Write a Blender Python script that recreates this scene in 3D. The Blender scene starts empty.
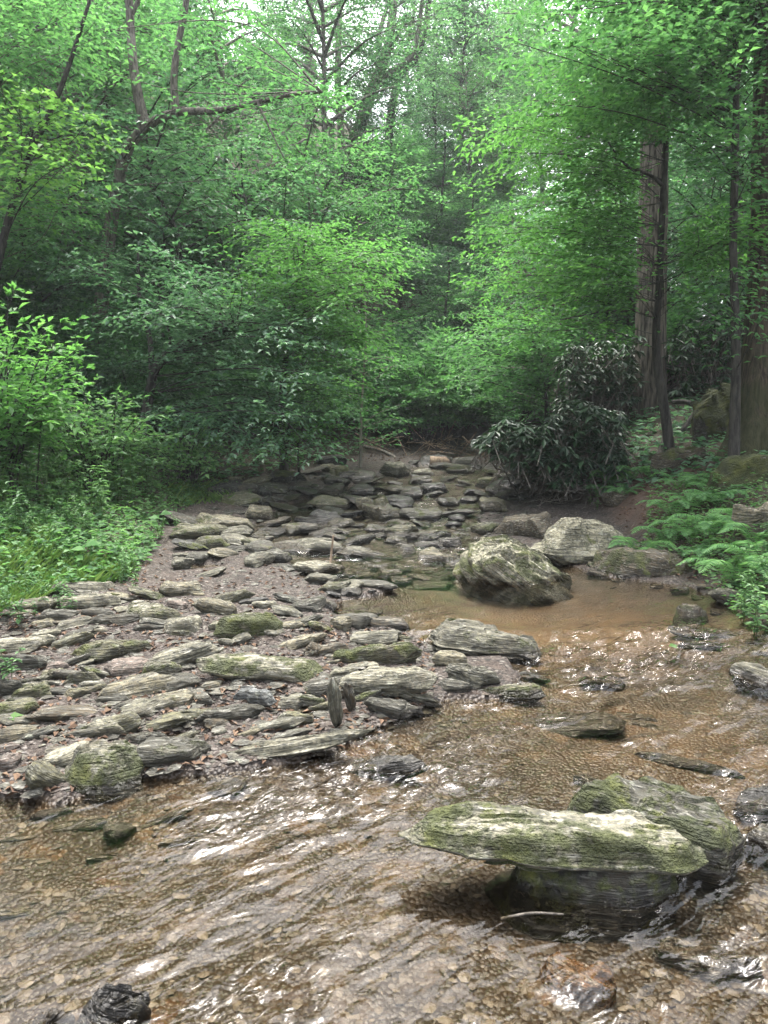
import bpy, math, random
import numpy as np
from mathutils import Vector, Matrix

# ------------------------------------------------------------------ camera, sky, sun, exposure
S = bpy.context.scene
COL = S.collection
CAM_H, PITCH, FPX = 1.5, math.atan((512 - 415) / 773.0), 773.0
cam_data = bpy.data.cameras.new("camera")
cam = bpy.data.objects.new("camera", cam_data)
COL.objects.link(cam)
cam.location = (0, 0, CAM_H)
cam.rotation_euler = (math.pi / 2 - PITCH, 0, 0)
cam_data.sensor_fit = 'VERTICAL'
cam_data.sensor_height = 24.0
cam_data.lens = 24.0 * FPX / 1024.0
cam_data.clip_start = 0.05
cam_data.clip_end = 600
S.camera = cam

SUN_EL, SUN_AZ = math.radians(72), math.radians(-6)
world = bpy.data.worlds.new("World")
S.world = world
world.use_nodes = True
wn = world.node_tree
wn.nodes.clear()
w_out = wn.nodes.new("ShaderNodeOutputWorld")
w_bg = wn.nodes.new("ShaderNodeBackground")
w_sky = wn.nodes.new("ShaderNodeTexSky")
w_sky.sky_type = 'NISHITA'
w_sky.sun_disc = False
w_sky.sun_elevation = SUN_EL
w_sky.sun_rotation = SUN_AZ
w_sky.air_density = 1.0
w_sky.dust_density = 6.0
w_sky.ozone_density = 1.0
w_hs = wn.nodes.new("ShaderNodeHueSaturation")      # overcast: cloud takes most of the blue out
w_hs.inputs['Saturation'].default_value = 0.34
w_bg.inputs['Strength'].default_value = 0.15
wn.links.new(w_sky.outputs[0], w_hs.inputs['Color'])
wn.links.new(w_hs.outputs[0], w_bg.inputs[0])
wn.links.new(w_bg.outputs[0], w_out.inputs[0])
sun_d = bpy.data.lights.new("sun", 'SUN')
sun_d.energy = 1.0
sun_d.angle = math.radians(22)
sun_d.color = (1.0, 0.96, 0.9)
sun = bpy.data.objects.new("sun", sun_d)
COL.objects.link(sun)
sdir = Vector((math.sin(SUN_AZ) * math.cos(SUN_EL), math.cos(SUN_AZ) * math.cos(SUN_EL), math.sin(SUN_EL)))
sun.rotation_euler = (-sdir).to_track_quat('-Z', 'Y').to_euler()
sun.location = (0, 0, 60)

S.render.engine = 'CYCLES'
S.view_settings.view_transform = 'Standard'
S.view_settings.look = 'None'
S.view_settings.gamma = 1
S.view_settings.use_curve_mapping = False
S.view_settings.exposure = 2.55
cy = S.cycles
cy.use_denoising = True
cy.use_adaptive_sampling = True
cy.max_bounces = 9
cy.diffuse_bounces = 6
cy.glossy_bounces = 3
cy.transmission_bounces = 4
cy.transparent_max_bounces = 10
cy.volume_bounces = 0
cy.sample_clamp_indirect = 8
cy.caustics_reflective = False
cy.caustics_refractive = False

rng = np.random.default_rng(11)
random.seed(5)

# ------------------------------------------------------------------ numpy noise
_P = np.random.default_rng(3).permutation(512)
_P = np.concatenate([_P, _P, _P])
_G = np.random.default_rng(4).normal(size=(512, 3))
_G /= np.linalg.norm(_G, axis=1)[:, None]

def perlin(p):
    p = np.asarray(p, float)
    i = np.floor(p).astype(int)
    f = p - i
    u = f * f * f * (f * (f * 6 - 15) + 10)
    i &= 511
    out = 0
    for dx in (0, 1):
        for dy in (0, 1):
            for dz in (0, 1):
                h = _P[_P[_P[(i[:, 0] + dx) & 511] + ((i[:, 1] + dy) & 511)] + ((i[:, 2] + dz) & 511)]
                g = _G[h]
                d = g[:, 0] * (f[:, 0] - dx) + g[:, 1] * (f[:, 1] - dy) + g[:, 2] * (f[:, 2] - dz)
                w = (u[:, 0] if dx else 1 - u[:, 0]) * (u[:, 1] if dy else 1 - u[:, 1]) * (u[:, 2] if dz else 1 - u[:, 2])
                out = out + d * w
    return out * 1.5

def fbm(p, oct=3, gain=0.5):
    a, s, o = 1.0, 1.0, 0
    p = np.asarray(p, float)
    for k in range(oct):
        o = o + a * perlin(p * s + 17.3 * k)
        a *= gain
        s *= 2.03
    return o

def sstep(a, b, x):
    t = np.clip((x - a) / (b - a), 0, 1)
    return t * t * (3 - 2 * t)

# ------------------------------------------------------------------ the lie of the land
ZW_Y = np.array([-30, 0, 2, 3.5, 4.55, 4.85, 7, 8, 10, 12, 15, 18, 25, 40, 110.])
ZW_Z = np.array([-.6, -.16, -.08, 0, .05, .13, .14, .2, .36, .5, .70, .95, 1.6, 3.2, 10.])

def zw(Y):
    return np.interp(Y, ZW_Y, ZW_Z)

CP, SP = math.cos(PITCH), math.sin(PITCH)

def ray(px, py):
    dx, dy = (px - 384) / FPX, -(py - 512) / FPX
    return np.array([dx, CP + dy * SP, -SP + dy * CP])

def at(px, py, Y):                       # the point of a line of sight that lies Y metres ahead
    d = ray(px, py)
    return np.array([0, 0, CAM_H]) + d * (Y / d[1])

def hit(px, py, f, y1=60):               # where a line of sight meets the height field f(x, y)
    d = ray(px, py)
    Y = np.concatenate([np.linspace(.6, 12, 800), np.linspace(12.02, y1, 800)])
    X = d[0] / d[1] * Y
    Z = CAM_H + d[2] / d[1] * Y
    g = f(X, Y)
    k = np.argmax(Z <= g)
    if not (Z <= g).any():
        k = len(Y) - 1
    return np.array([X[k], Y[k], g[k]])

def low(px, py):
    return hit(px, py, lambda X, Y: zw(Y), 30)[:2]

WPX = [(-150, 800), (0, 797), (60, 806), (150, 778), (215, 775), (330, 758), (362, 735), (425, 708), (445, 700), (505, 698),
       (520, 678), (500, 655), (440, 648), (400, 634), (365, 624), (332, 612), (342, 601), (378, 596), (398, 588), (340, 588), (300, 578),
       (290, 562), (258, 548), (248, 528), (285, 506), (335, 488), (390, 473), (428, 463), (440, 458)]
WPX2 = [(468, 458), (500, 480), (505, 503), (478, 520), (490, 545), (560, 564), (612, 577), (690, 586), (738, 612), (775, 640), (850, 690)]
WPOLY = np.array([(-4.5, -12), (-4.5, .2)] + [tuple(low(*p)) for p in WPX] + [(2.6, 18), (7.5, 21), (15, 26), (16, 24.6), (8.2, 19.4), (4.2, 17)]
                 + [tuple(low(*p)) for p in WPX2] + [(4.2, 2.0), (4.5, -12)])

def sd_poly(X, Y, P):                    # signed distance, negative inside
    X, Y = np.asarray(X, float), np.asarray(Y, float)
    d2 = np.full(X.shape, 1e9)
    ins = np.zeros(X.shape, bool)
    n = len(P)
    for k in range(n):
        ax, ay = P[k]
        bx, by = P[(k + 1) % n]
        ex, ey = bx - ax, by - ay
        t = np.clip(((X - ax) * ex + (Y - ay) * ey) / (ex * ex + ey * ey + 1e-12), 0, 1)
        d2 = np.minimum(d2, (X - ax - t * ex) ** 2 + (Y - ay - t * ey) ** 2)
        c = (ay > Y) != (by > Y)
        ins ^= c & (X < (bx - ax) * (Y - ay) / (by - ay + 1e-12) + ax)
    return np.where(ins, -1, 1) * np.sqrt(d2)

LB = sorted([tuple(low(*p))[::-1] for p in [(-150, 650), (0, 614), (60, 592), (130, 580), (160, 548), (165, 522), (200, 502), (240, 487), (330, 469), (365, 459)]]
            + [(18.3, 1.6), (21.4, 6.5), (26.6, 14), (36, 22), (110, 40), (2.5, -2.9), (-30, -5)])
RB = sorted([tuple(low(*p))[::-1] for p in [(850, 690), (772, 640), (735, 604), (690, 577), (625, 540), (600, 520), (560, 505), (530, 486), (512, 466)]]
            + [(17, 5.2), (19, 9.0), (24, 17), (36, 26), (110, 46), (2, 4.2), (-30, 5.5)])
LB, RB = np.array(LB), np.array(RB)
PUDDLES = [(low(200, 568), .32, .10), (low(170, 745), .22, .09), (low(350, 607), .3, .05), (low(300, 712), .25, .06), (low(215, 712), .12, .06)]

def bank_d(X, Y):
    return np.interp(Y, LB[:, 0], LB[:, 1]) - X, X - np.interp(Y, RB[:, 0], RB[:, 1])

def ground(X, Y):
    X, Y = np.broadcast_arrays(np.asarray(X, float), np.asarray(Y, float))
    shp = X.shape
    X, Y = X.ravel(), Y.ravel()
    sd = sd_poly(X, Y, WPOLY)
    z0 = zw(Y)
    land = .015 + .075 * (1 - np.exp(-np.maximum(sd, 0) / .5))
    pool = np.exp(-((X - 1.3) / 1.3) ** 2 - ((Y - 5.9) / .8) ** 2)
    wet = -.015 - (.085 + .10 * pool) * (1 - np.exp(-np.maximum(-sd, 0) / .3)) * (1 - .82 * sstep(6.9, 7.8, Y))
    z = z0 + np.where(sd > 0, land, wet)
    for (c, r, dep) in PUDDLES:
        z -= dep * np.exp(-(((X - c[0]) / r) ** 2 + ((Y - c[1]) / (r * .8)) ** 2) * 1.5)
    P = np.stack([X, Y, 0 * X], 1)
    near = (np.abs(X) < 9) & (Y < 24) & (Y > -3)
    n1 = np.zeros(len(X))
    if near.any():
        n1[near] = fbm(P[near] * 2.1, 3)
    z += n1 * np.where(sd > 0, .028, .022)
    dl, dr = bank_d(X, Y)
    def rise(d, s1, s2, d1):
        d = np.maximum(d, 0)
        return .10 * sstep(0, .35, d) + s1 * np.minimum(d, d1) + s2 * np.maximum(d - d1, 0)
    hl = rise(dl, .20, .50, 3.2)
    hr = rise(dr, .42, .52, 3.5)
    hh = np.maximum(hl, hr)
    big = np.zeros(len(X))
    m = hh > .05
    if m.any():
        big[m] = fbm(P[m] * .23 + 5, 3) * np.minimum(hh[m] * .22, 1.1) + fbm(P[m] * 1.1, 2) * np.minimum(hh[m] * .12, .10)
    z = z + np.minimum(hh, 26 + 0 * hh) + big
    return z.reshape(shp)

def gz(x, y):
    return float(ground(np.array([x]), np.array([y]))[0])

def on_ground(px, py):
    return hit(px, py, ground)

# ------------------------------------------------------------------ objects and meshes
def new_mesh(name, V, F, smooth=False):
    """V (n,3); F list of (m,k) int arrays, one per polygon size."""
    me = bpy.data.meshes.new(name)
    V = np.asarray(V, np.float32)
    F = [np.asarray(f, np.int32) for f in F if len(f)]
    me.vertices.add(len(V))
    me.vertices.foreach_set('co', V.ravel())
    nl = sum(f.size for f in F)
    me.loops.add(nl)
    me.loops.foreach_set('vertex_index', np.concatenate([f.ravel() for f in F]))
    cnt = np.concatenate([np.full(len(f), f.shape[1], np.int32) for f in F])
    me.polygons.add(len(cnt))
    me.polygons.foreach_set('loop_start', np.concatenate([[0], np.cumsum(cnt)[:-1]]).astype(np.int32))
    me.polygons.foreach_set('loop_total', cnt)
    me.polygons.foreach_set('use_smooth', np.full(len(cnt), smooth))
    me.update()
    me.validate()
    return me

def float_attr(me, name, v):
    a = me.attributes.new(name, 'FLOAT', 'POINT')
    a.data.foreach_set('value', np.asarray(v, np.float32))

def link(name, me, mat=None, parent=None):
    o = bpy.data.objects.new(name, me)
    COL.objects.link(o)
    if mat:
        me.materials.clear()
        me.materials.append(mat)
    if parent:
        o.parent = parent
    return o

def tag(o, label=None, cat=None, group=None, kind=None):
    if label: o['label'] = label
    if cat: o['category'] = cat
    if group: o['group'] = group
    if kind: o['kind'] = kind
    return o

def empty(name, loc, rz=0, sc=1.0):
    o = bpy.data.objects.new(name, None)
    COL.objects.link(o)
    o.location = loc
    o.rotation_euler = (0, 0, rz)
    o.scale = (sc, sc, sc)
    return o

def copy_tree(root, loc, rz, sc):
    r = root.copy()
    COL.objects.link(r)
    r.location, r.rotation_euler = loc, (0, 0, rz)
    r.scale = sc if hasattr(sc, '__len__') else (sc, sc, sc)
    for ch in list(root.children):
        c = ch.copy()
        COL.objects.link(c)
        c.parent = r
    return r

class Geo:
    """collects leaves and tubes, then becomes one mesh"""
    def __init__(s):
        s.V, s.Q, s.T, s.n = [], [], [], 0
    def add(s, V, Q=None, T=None):
        V = np.asarray(V, float)
        if Q is not None and len(Q): s.Q.append(np.asarray(Q) + s.n)
        if T is not None and len(T): s.T.append(np.asarray(T) + s.n)
        s.V.append(V)
        s.n += len(V)
    def mesh(s, name, smooth=False, shift=(0, 0, 0)):
        V = np.concatenate(s.V) - np.asarray(shift)
        F = []
        if s.Q: F.append(np.concatenate(s.Q))
        if s.T: F.append(np.concatenate(s.T))
        return new_mesh(name, V, F, smooth)
    def empty(s):
        return s.n == 0

def spline(P, n):
    P = np.asarray(P, float)
    if len(P) == 2:
        t = np.linspace(0, 1, n)[:, None]
        return P[0] * (1 - t) + P[1] * t
    Q = np.vstack([2 * P[0] - P[1], P, 2 * P[-1] - P[-2]])
    t = np.linspace(0, len(P) - 1 - 1e-9, n)
    i = t.astype(int)
    f = (t - i)[:, None]
    a, b, c, d = Q[i], Q[i + 1], Q[i + 2], Q[i + 3]
    return .5 * (2 * b + (c - a) * f + (2 * a - 5 * b + 4 * c - d) * f ** 2 + (3 * b - a - 3 * c + d) * f ** 3)

def tube(g, P, r0, r1, sides=6, rough=0.0, flare=0.0, seed=0, fluted=0.0):
    P = np.asarray(P, float)
    n = len(P)
    T = np.gradient(P, axis=0)
    T /= np.linalg.norm(T, axis=1)[:, None] + 1e-9
    ref = np.array([1., .13, .07]) if abs(T[0, 2]) > .6 else np.array([.05, .1, 1.])
    A = np.cross(T, ref)
    A /= np.linalg.norm(A, axis=1)[:, None] + 1e-9
    B = np.cross(T, A)
    th = np.linspace(0, 2 * math.pi, sides, endpoint=False)
    t = np.linspace(0, 1, n)
    r = r0 + (r1 - r0) * t
    if flare:
        r = r * (1 + flare * np.exp(-t * 9))
    R = np.repeat(r[:, None], sides, 1)
    if fluted:
        R = R * (1 + fluted * np.exp(-t * 8)[:, None] * np.cos(th * 5 + seed)[None, :])
    V = P[:, None, :] + R[..., None] * (np.cos(th)[None, :, None] * A[:, None, :] + np.sin(th)[None, :, None] * B[:, None, :])
    V = V.reshape(-1, 3)
    if rough:
        nv = fbm(V * 6 + seed, 3)
        C = np.repeat(P, sides, 0)
        V = C + (V - C) * (1 + rough * nv)[:, None]
    i = np.arange(n - 1)[:, None] * sides
    j = np.arange(sides)[None, :]
    k = (j + 1) % sides
    Q = np.stack([i + j, i + k, i + sides + k, i + sides + j], -1).reshape(-1, 4)
    tip = P[-1] + T[-1] * r1
    V = np.vstack([V, tip])
    m = len(V) - 1
    Tr = np.stack([(n - 1) * sides + np.arange(sides), (n - 1) * sides + (np.arange(sides) + 1) % sides, np.full(sides, m)], 1)
    g.add(V, Q, Tr)

def leaves(g, pos, axis, nrm, ln, wd, fold=.25, wide=.42, droop=.12):
    """ovate leaves: two folded halves each, base at pos"""
    pos, axis, nrm = map(lambda a: np.asarray(a, float), (pos, axis, nrm))
    n = len(pos)
    if n == 0: return
    ln = np.broadcast_to(ln, (n,))[:, None]
    wd = np.broadcast_to(wd, (n,))[:, None]
    axis = axis / (np.linalg.norm(axis, axis=1)[:, None] + 1e-9)
    side = np.cross(nrm, axis)
    side /= np.linalg.norm(side, axis=1)[:, None] + 1e-9
    up = np.cross(axis, side)
    b = pos
    m = pos + axis * ln * wide + up * ln * .02
    l = m + side * wd * .5 + up * wd * fold
    r = m - side * wd * .5 + up * wd * fold
    t = pos + axis * ln - up * ln * droop
    V = np.stack([b, l, t, r], 1).reshape(-1, 3)
    i = np.arange(n)[:, None] * 4
    T = np.concatenate([i + np.array([[0, 3, 2]]), i + np.array([[0, 2, 1]])], 0)
    g.add(V, None, T)
# ------------------------------------------------------------------ materials
class NT:
    def __init__(s, name):
        s.m = bpy.data.materials.new(name)
        s.m.use_nodes = True
        s.t = s.m.node_tree
        s.t.nodes.clear()
        s.out = s.t.nodes.new('ShaderNodeOutputMaterial')
    def n(s, typ, **kw):
        o = s.t.nodes.new(typ)
        for k, v in kw.items():
            setattr(o, k, v)
        return o
    def l(s, a, b):
        s.t.links.new(a, b)
    def val(s, sock, v):
        if isinstance(v, bpy.types.NodeSocket): s.l(v, sock)
        else: sock.default_value = v
    def math(s, op, a, b=0.0, clamp=False):
        o = s.n('ShaderNodeMath', operation=op, use_clamp=clamp)
        s.val(o.inputs[0], a); s.val(o.inputs[1], b)
        return o.outputs[0]
    def mix(s, f, a, b, typ='MIX'):
        o = s.n('ShaderNodeMix', data_type='RGBA', blend_type=typ)
        s.val(o.inputs[0], f)
        s.val(o.inputs[6], a if not isinstance(a, tuple) else (*a, 1)); s.val(o.inputs[7], b if not isinstance(b, tuple) else (*b, 1))
        return o.outputs[2]
    def noise(s, vec, scale, detail=3, rough=.55, dist=0.0):
        o = s.n('ShaderNodeTexNoise')
        s.l(vec, o.inputs['Vector'])
        o.inputs['Scale'].default_value = scale; o.inputs['Detail'].default_value = detail
        o.inputs['Roughness'].default_value = rough; o.inputs['Distortion'].default_value = dist
        return o.outputs['Fac']
    def voro(s, vec, scale, feature='F1'):
        o = s.n('ShaderNodeTexVoronoi', feature=feature)
        s.l(vec, o.inputs['Vector'])
        o.inputs['Scale'].default_value = scale
        return o
    def map(s, vec, scale=(1, 1, 1), rot=(0, 0, 0)):
        o = s.n('ShaderNodeMapping')
        s.l(vec, o.inputs[0])
        o.inputs['Rotation'].default_value = rot; o.inputs['Scale'].default_value = scale
        return o.outputs[0]
    def ramp(s, f, stops):
        o = s.n('ShaderNodeValToRGB')
        s.l(f, o.inputs[0])
        e = o.color_ramp.elements
        while len(e) < len(stops): e.new(.5)
        for k, (p, c) in enumerate(stops):
            e[k].position = p
            e[k].color = (*c, 1) if hasattr(c, '__len__') else (c, c, c, 1)
        return o.outputs[0]
    def rng(s, f, a, b, c=0., d=1., smooth=True):
        o = s.n('ShaderNodeMapRange')
        if smooth: o.interpolation_type = 'SMOOTHSTEP'
        s.l(f, o.inputs[0])
        for k, v in zip((1, 2, 3, 4), (a, b, c, d)): o.inputs[k].default_value = v
        return o.outputs[0]
    def attr(s, name):
        return s.n('ShaderNodeAttribute', attribute_name=name).outputs['Fac']
    def bump(s, h, strength=.5, dist=.02, nrm=None):
        o = s.n('ShaderNodeBump')
        s.l(h, o.inputs['Height'])
        o.inputs['Strength'].default_value = strength; o.inputs['Distance'].default_value = dist
        if nrm is not None: s.l(nrm, o.inputs['Normal'])
        return o.outputs[0]
    def principled(s, col, rough, nrm=None, spec=.5):
        p = s.n('ShaderNodeBsdfPrincipled')
        s.val(p.inputs['Base Color'], col if not isinstance(col, tuple) else (*col, 1))
        s.val(p.inputs['Roughness'], rough)
        s.val(p.inputs['Specular IOR Level'], spec)
        if nrm is not None: s.l(nrm, p.inputs['Normal'])
        return p.outputs[0]

def rock_material():
    t = NT('schist_rock')
    tc = t.n('ShaderNodeTexCoord')
    ob = tc.outputs['Object']
    oi = t.n('ShaderNodeObjectInfo')
    off = t.n('ShaderNodeVectorMath', operation='MULTIPLY_ADD')
    t.l(oi.outputs['Location'], off.inputs[0]); off.inputs[1].default_value = (3.7, 5.1, 2.3); t.l(ob, off.inputs[2])
    v = off.outputs[0]
    fol = t.noise(t.map(v, (1.6, 4.2, 16), (.05, .12, 0)), 3.0, 5, .62, .6)         # foliation
    streak = t.noise(t.map(v, (2.0, 11, 22), (.02, .1, .1)), 4.0, 4, .6, .3)
    blot = t.noise(v, 4.5, 4, .6)
    fine = t.noise(v, 46, 4, .65)
    lich = t.noise(v, 13, 4, .65, .4)
    base = t.ramp(fol, [(.30, (.24, .24, .22)), (.45, (.58, .57, .52)), (.57, (.98, .97, .92)), (.75, (1.5, 1.48, 1.38))])
    base = t.mix(1, base, oi.outputs['Color'], 'MULTIPLY')
    base = t.mix(1, base, (.45, .448, .42), 'MULTIPLY')
    base = t.mix(t.rng(streak, .52, .66, 0, .75), base, t.mix(.6, oi.outputs['Color'], (.28, .275, .24)))
    base = t.mix(t.rng(blot, .55, .72, 0, .5), base, (.09, .072, .048))                 # ochre stain
    base = t.mix(t.rng(lich, .60, .70, 0, .55), base, (.27, .28, .215))                  # pale lichen
    base = t.mix(t.rng(lich, .34, .43, .6, 0), base, (.045, .045, .036))               # dark crust
    base = t.mix(t.rng(fine, .36, .56, .7, 0), base, (.045, .045, .038))
    geo = t.n('ShaderNodeNewGeometry')
    sep = t.n('ShaderNodeSeparateXYZ'); t.l(geo.outputs['Normal'], sep.inputs[0])
    # moss sits on shoulders more than on the cleanest tops; amount per stone
    ms = t.math('ADD', t.math('MULTIPLY', t.noise(v, 5.5, 4, .6), .8), t.math('MULTIPLY', t.noise(v, 24, 3, .6), .35))
    tl = t.rng(sep.outputs['Z'], -.3, .35, -.3, 0)
    tl2 = t.rng(sep.outputs['Z'], .8, 1.0, 0, -.07)
    am = t.math('MULTIPLY', oi.outputs['Alpha'], .72)
    mm = t.math('ADD', t.math('ADD', t.math('ADD', ms, am), tl), tl2)
    mask = t.rng(mm, .82, .96)
    mcol = t.ramp(t.noise(v, 9, 3), [(.3, (.022, .028, .009)), (.55, (.052, .062, .015)), (.78, (.115, .125, .022))])
    col = t.mix(t.math('MULTIPLY', mask, .9), base, mcol)
    wa = t.attr('wet')
    wn_ = t.math('ADD', wa, t.math('MULTIPLY', t.math('SUBTRACT', blot, .5), .9))
    wet = t.rng(wn_, .35, .6)
    col = t.mix(wet, col, t.mix(1, col, (.40, .36, .31), 'MULTIPLY'))
    rough = t.math('SUBTRACT', .82, t.math('MULTIPLY', wet, .62))
    h = t.math('ADD', t.math('MULTIPLY', fol, 1.0), t.math('MULTIPLY', fine, .22))
    h = t.math('ADD', h, t.math('MULTIPLY', streak, .6))
    crk = t.voro(t.map(v, (1.0, 2.2, 6), (.1, .1, .3)), 2.0, 'DISTANCE_TO_EDGE')
    ckm = t.rng(t.noise(v, 3.1, 2), .52, .62)
    h = t.math('ADD', h, t.math('MULTIPLY', ckm, t.rng(crk.outputs['Distance'], .0, .03, -.45, 0)))
    h = t.math('ADD', h, t.math('MULTIPLY', mask, t.math('MULTIPLY', t.noise(v, 90, 2), .9)))
    t.l(t.principled(col, rough, t.bump(h, 1.0, .034), .4), t.out.inputs[0])
    return t.m

def ground_material():
    t = NT('creek_ground')
    P = t.n('ShaderNodeNewGeometry').outputs['Position']
    gravel, forest, depth = t.attr('gravel'), t.attr('forest'), t.attr('depth')
    n1 = t.noise(P, 1.7, 5, .6); n2 = t.noise(P, 7, 5, .65); n3 = t.noise(P, 38, 4, .7)
    vo = t.voro(P, 55); vo2 = t.voro(t.map(P, (1, 1.5, 1), (0, 0, .6)), 8)
    cell = t.n('ShaderNodeSeparateColor'); t.l(vo.outputs['Color'], cell.inputs[0])
    cell2 = t.n('ShaderNodeSeparateColor'); t.l(vo2.outputs['Color'], cell2.inputs[0])
    gc = t.ramp(cell.outputs[0], [(.0, (.012, .010, .008)), (.35, (.027, .021, .017)), (.6, (.040, .032, .026)), (.85, (.060, .049, .040)), (1, (.13, .12, .102))])
    gc = t.mix(t.rng(n2, .45, .7, 0, .5), gc, (.07, .050, .038))
    silt = t.ramp(n2, [(.25, (.018, .014, .008)), (.5, (.046, .035, .020)), (.75, (.082, .062, .036))])
    silt = t.mix(t.rng(cell2.outputs[0], .62, .8, 0, .7), silt, (.035, .030, .020))
    silt = t.mix(t.rng(cell2.outputs[2], .7, .85, 0, .6), silt, (.13, .10, .06))
    silt = t.mix(t.rng(cell2.outputs[1], .90, .97, 0, .5), silt, (.13, .07, .025))
    silt = t.mix(t.rng(cell.outputs[1], .7, .95, 0, .32), silt, (.135, .112, .082))
    silt = t.mix(t.rng(cell.outputs[2], .6, .9, 0, .35), silt, (.016, .014, .009))
    silt = t.mix(t.rng(n1, .42, .62, 0, .75), silt, (.024, .021, .013))
    soil = t.ramp(n3, [(.25, (.018, .015, .009)), (.5, (.040, .032, .020)), (.75, (.085, .062, .042))])
    soil = t.mix(t.rng(n2, .5, .7, 0, .6), soil, (.025, .045, .014))
    silt = t.mix(t.math('MULTIPLY', t.attr('sand'), t.rng(n2, .35, .6, .45, .95)), silt, (.145, .102, .054))
    silt = t.mix(t.attr('rubble'), silt, t.mix(t.rng(n3, .4, .6), (.012, .011, .009), (.045, .04, .03)))
    soil = t.mix(t.math('MULTIPLY', gravel, t.rng(n2, .3, .6, .5, 1)), soil, (.080, .050, .036))
    col = t.mix(depth, gc, silt)
    col = t.mix(forest, col, soil)
    wetc = t.rng(t.attr('damp'), .25, .75)
    col = t.mix(wetc, col, t.mix(1, col, (.58, .5, .44), 'MULTIPLY'))
    h = t.math('ADD', t.math('MULTIPLY', vo.outputs['Distance'], -1.2), t.math('MULTIPLY', n3, .6))
    h = t.math('ADD', h, t.math('MULTIPLY', vo2.outputs['Distance'], -.8))
    rough = t.math('SUBTRACT', .9, t.math('MULTIPLY', wetc, .5))
    t.l(t.principled(col, rough, t.bump(h, .7, .015), .35), t.out.inputs[0])
    return t.m

def water_material():
    t = NT('creek_water')
    P = t.n('ShaderNodeNewGeometry').outputs['Position']
    ch = t.attr('chop')
    v = t.map(P, (1.0, 1.0, 1.0), (0, 0, math.radians(-40)))
    b1 = t.noise(t.map(v, (4.5, 10, 1)), 1.0, 2, .5, .9)
    b2 = t.noise(t.map(v, (15, 27, 1)), 1.0, 2, .5, .6)
    h = t.math('MULTIPLY', t.math('ADD', b1, t.math('MULTIPLY', b2, .35)), ch)
    nb = t.bump(h, 1.0, .040)
    fr = t.n('ShaderNodeFresnel'); fr.inputs['IOR'].default_value = 1.34; t.l(nb, fr.inputs['Normal'])
    tr = t.n('ShaderNodeBsdfTransparent'); tr.inputs[0].default_value = (.92, .875, .78, 1)
    gl = t.n('ShaderNodeBsdfGlossy'); gl.inputs['Roughness'].default_value = .065; t.l(nb, gl.inputs['Normal'])
    mx = t.n('ShaderNodeMixShader')
    t.l(fr.outputs[0], mx.inputs[0]); t.l(tr.outputs[0], mx.inputs[1]); t.l(gl.outputs[0], mx.inputs[2])
    t.l(mx.outputs[0], t.out.inputs[0])
    return t.m

def leaf_material(name, dark, mid, light, trans=.45, rough=.5, glow=1.25, spec=.35):
    t = NT(name)
    geo = t.n('ShaderNodeNewGeometry')
    oi = t.n('ShaderNodeObjectInfo')
    r = geo.outputs['Random Per Island']
    f = t.math('ADD', t.math('MULTIPLY', r, .6), t.math('MULTIPLY', t.noise(geo.outputs['Position'], .9, 2), .45))
    f = t.math('ADD', f, t.math('MULTIPLY', t.math('SUBTRACT', oi.outputs['Random'], .5), .25))
    col = t.ramp(f, [(.2, dark), (.5, mid), (.85, light)])
    pr = t.principled(col, rough, None, spec)
    tl = t.n('ShaderNodeBsdfTranslucent')
    t.l(t.mix(1, col, (glow * 1.0, glow * 1.12, glow * .72), 'MULTIPLY'), tl.inputs[0])
    mx = t.n('ShaderNodeMixShader'); mx.inputs[0].default_value = trans
    t.l(pr, mx.inputs[1]); t.l(tl.outputs[0], mx.inputs[2])
    t.l(mx.outputs[0], t.out.inputs[0])
    return t.m

def bark_material(name, dark, light, moss=0.0, scale=(9, 9, 1.6), strength=.8):
    t = NT(name)
    P = t.n('ShaderNodeTexCoord').outputs['Object']
    n1 = t.noise(t.map(P, scale), 3.0, 5, .65, .5)
    n2 = t.noise(P, 3.5, 4, .6)
    col = t.ramp(n1, [(.38, dark), (.60, light)])
    col = t.mix(t.rng(n2, .55, .75, 0, .5), col, tuple(c * 1.5 + .02 for c in light))
    if moss:
        sp = t.n('ShaderNodeSeparateXYZ'); t.l(P, sp.inputs[0])
        k = t.math('ADD', t.rng(sp.outputs[2], -.2, 1.9, .45, -.15), n2)
        col = t.mix(t.math('MULTIPLY', t.rng(k, .55, .8), moss), col, (.030, .040, .013))
    t.l(t.principled(col, .9, t.bump(n1, strength, .03), .2), t.out.inputs[0])
    return t.m

def plain_material(name, stops, scale=20, rough=.8, trans=0.0):
    t = NT(name)
    geo = t.n('ShaderNodeNewGeometry')
    f = t.math('ADD', t.math('MULTIPLY', geo.outputs['Random Per Island'], .6), t.math('MULTIPLY', t.noise(geo.outputs['Position'], scale, 3), .4))
    col = t.ramp(f, stops)
    t.l(t.principled(col, rough, t.bump(t.noise(geo.outputs['Position'], scale * 4, 3), .4, .006), .3), t.out.inputs[0])
    return t.m

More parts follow.
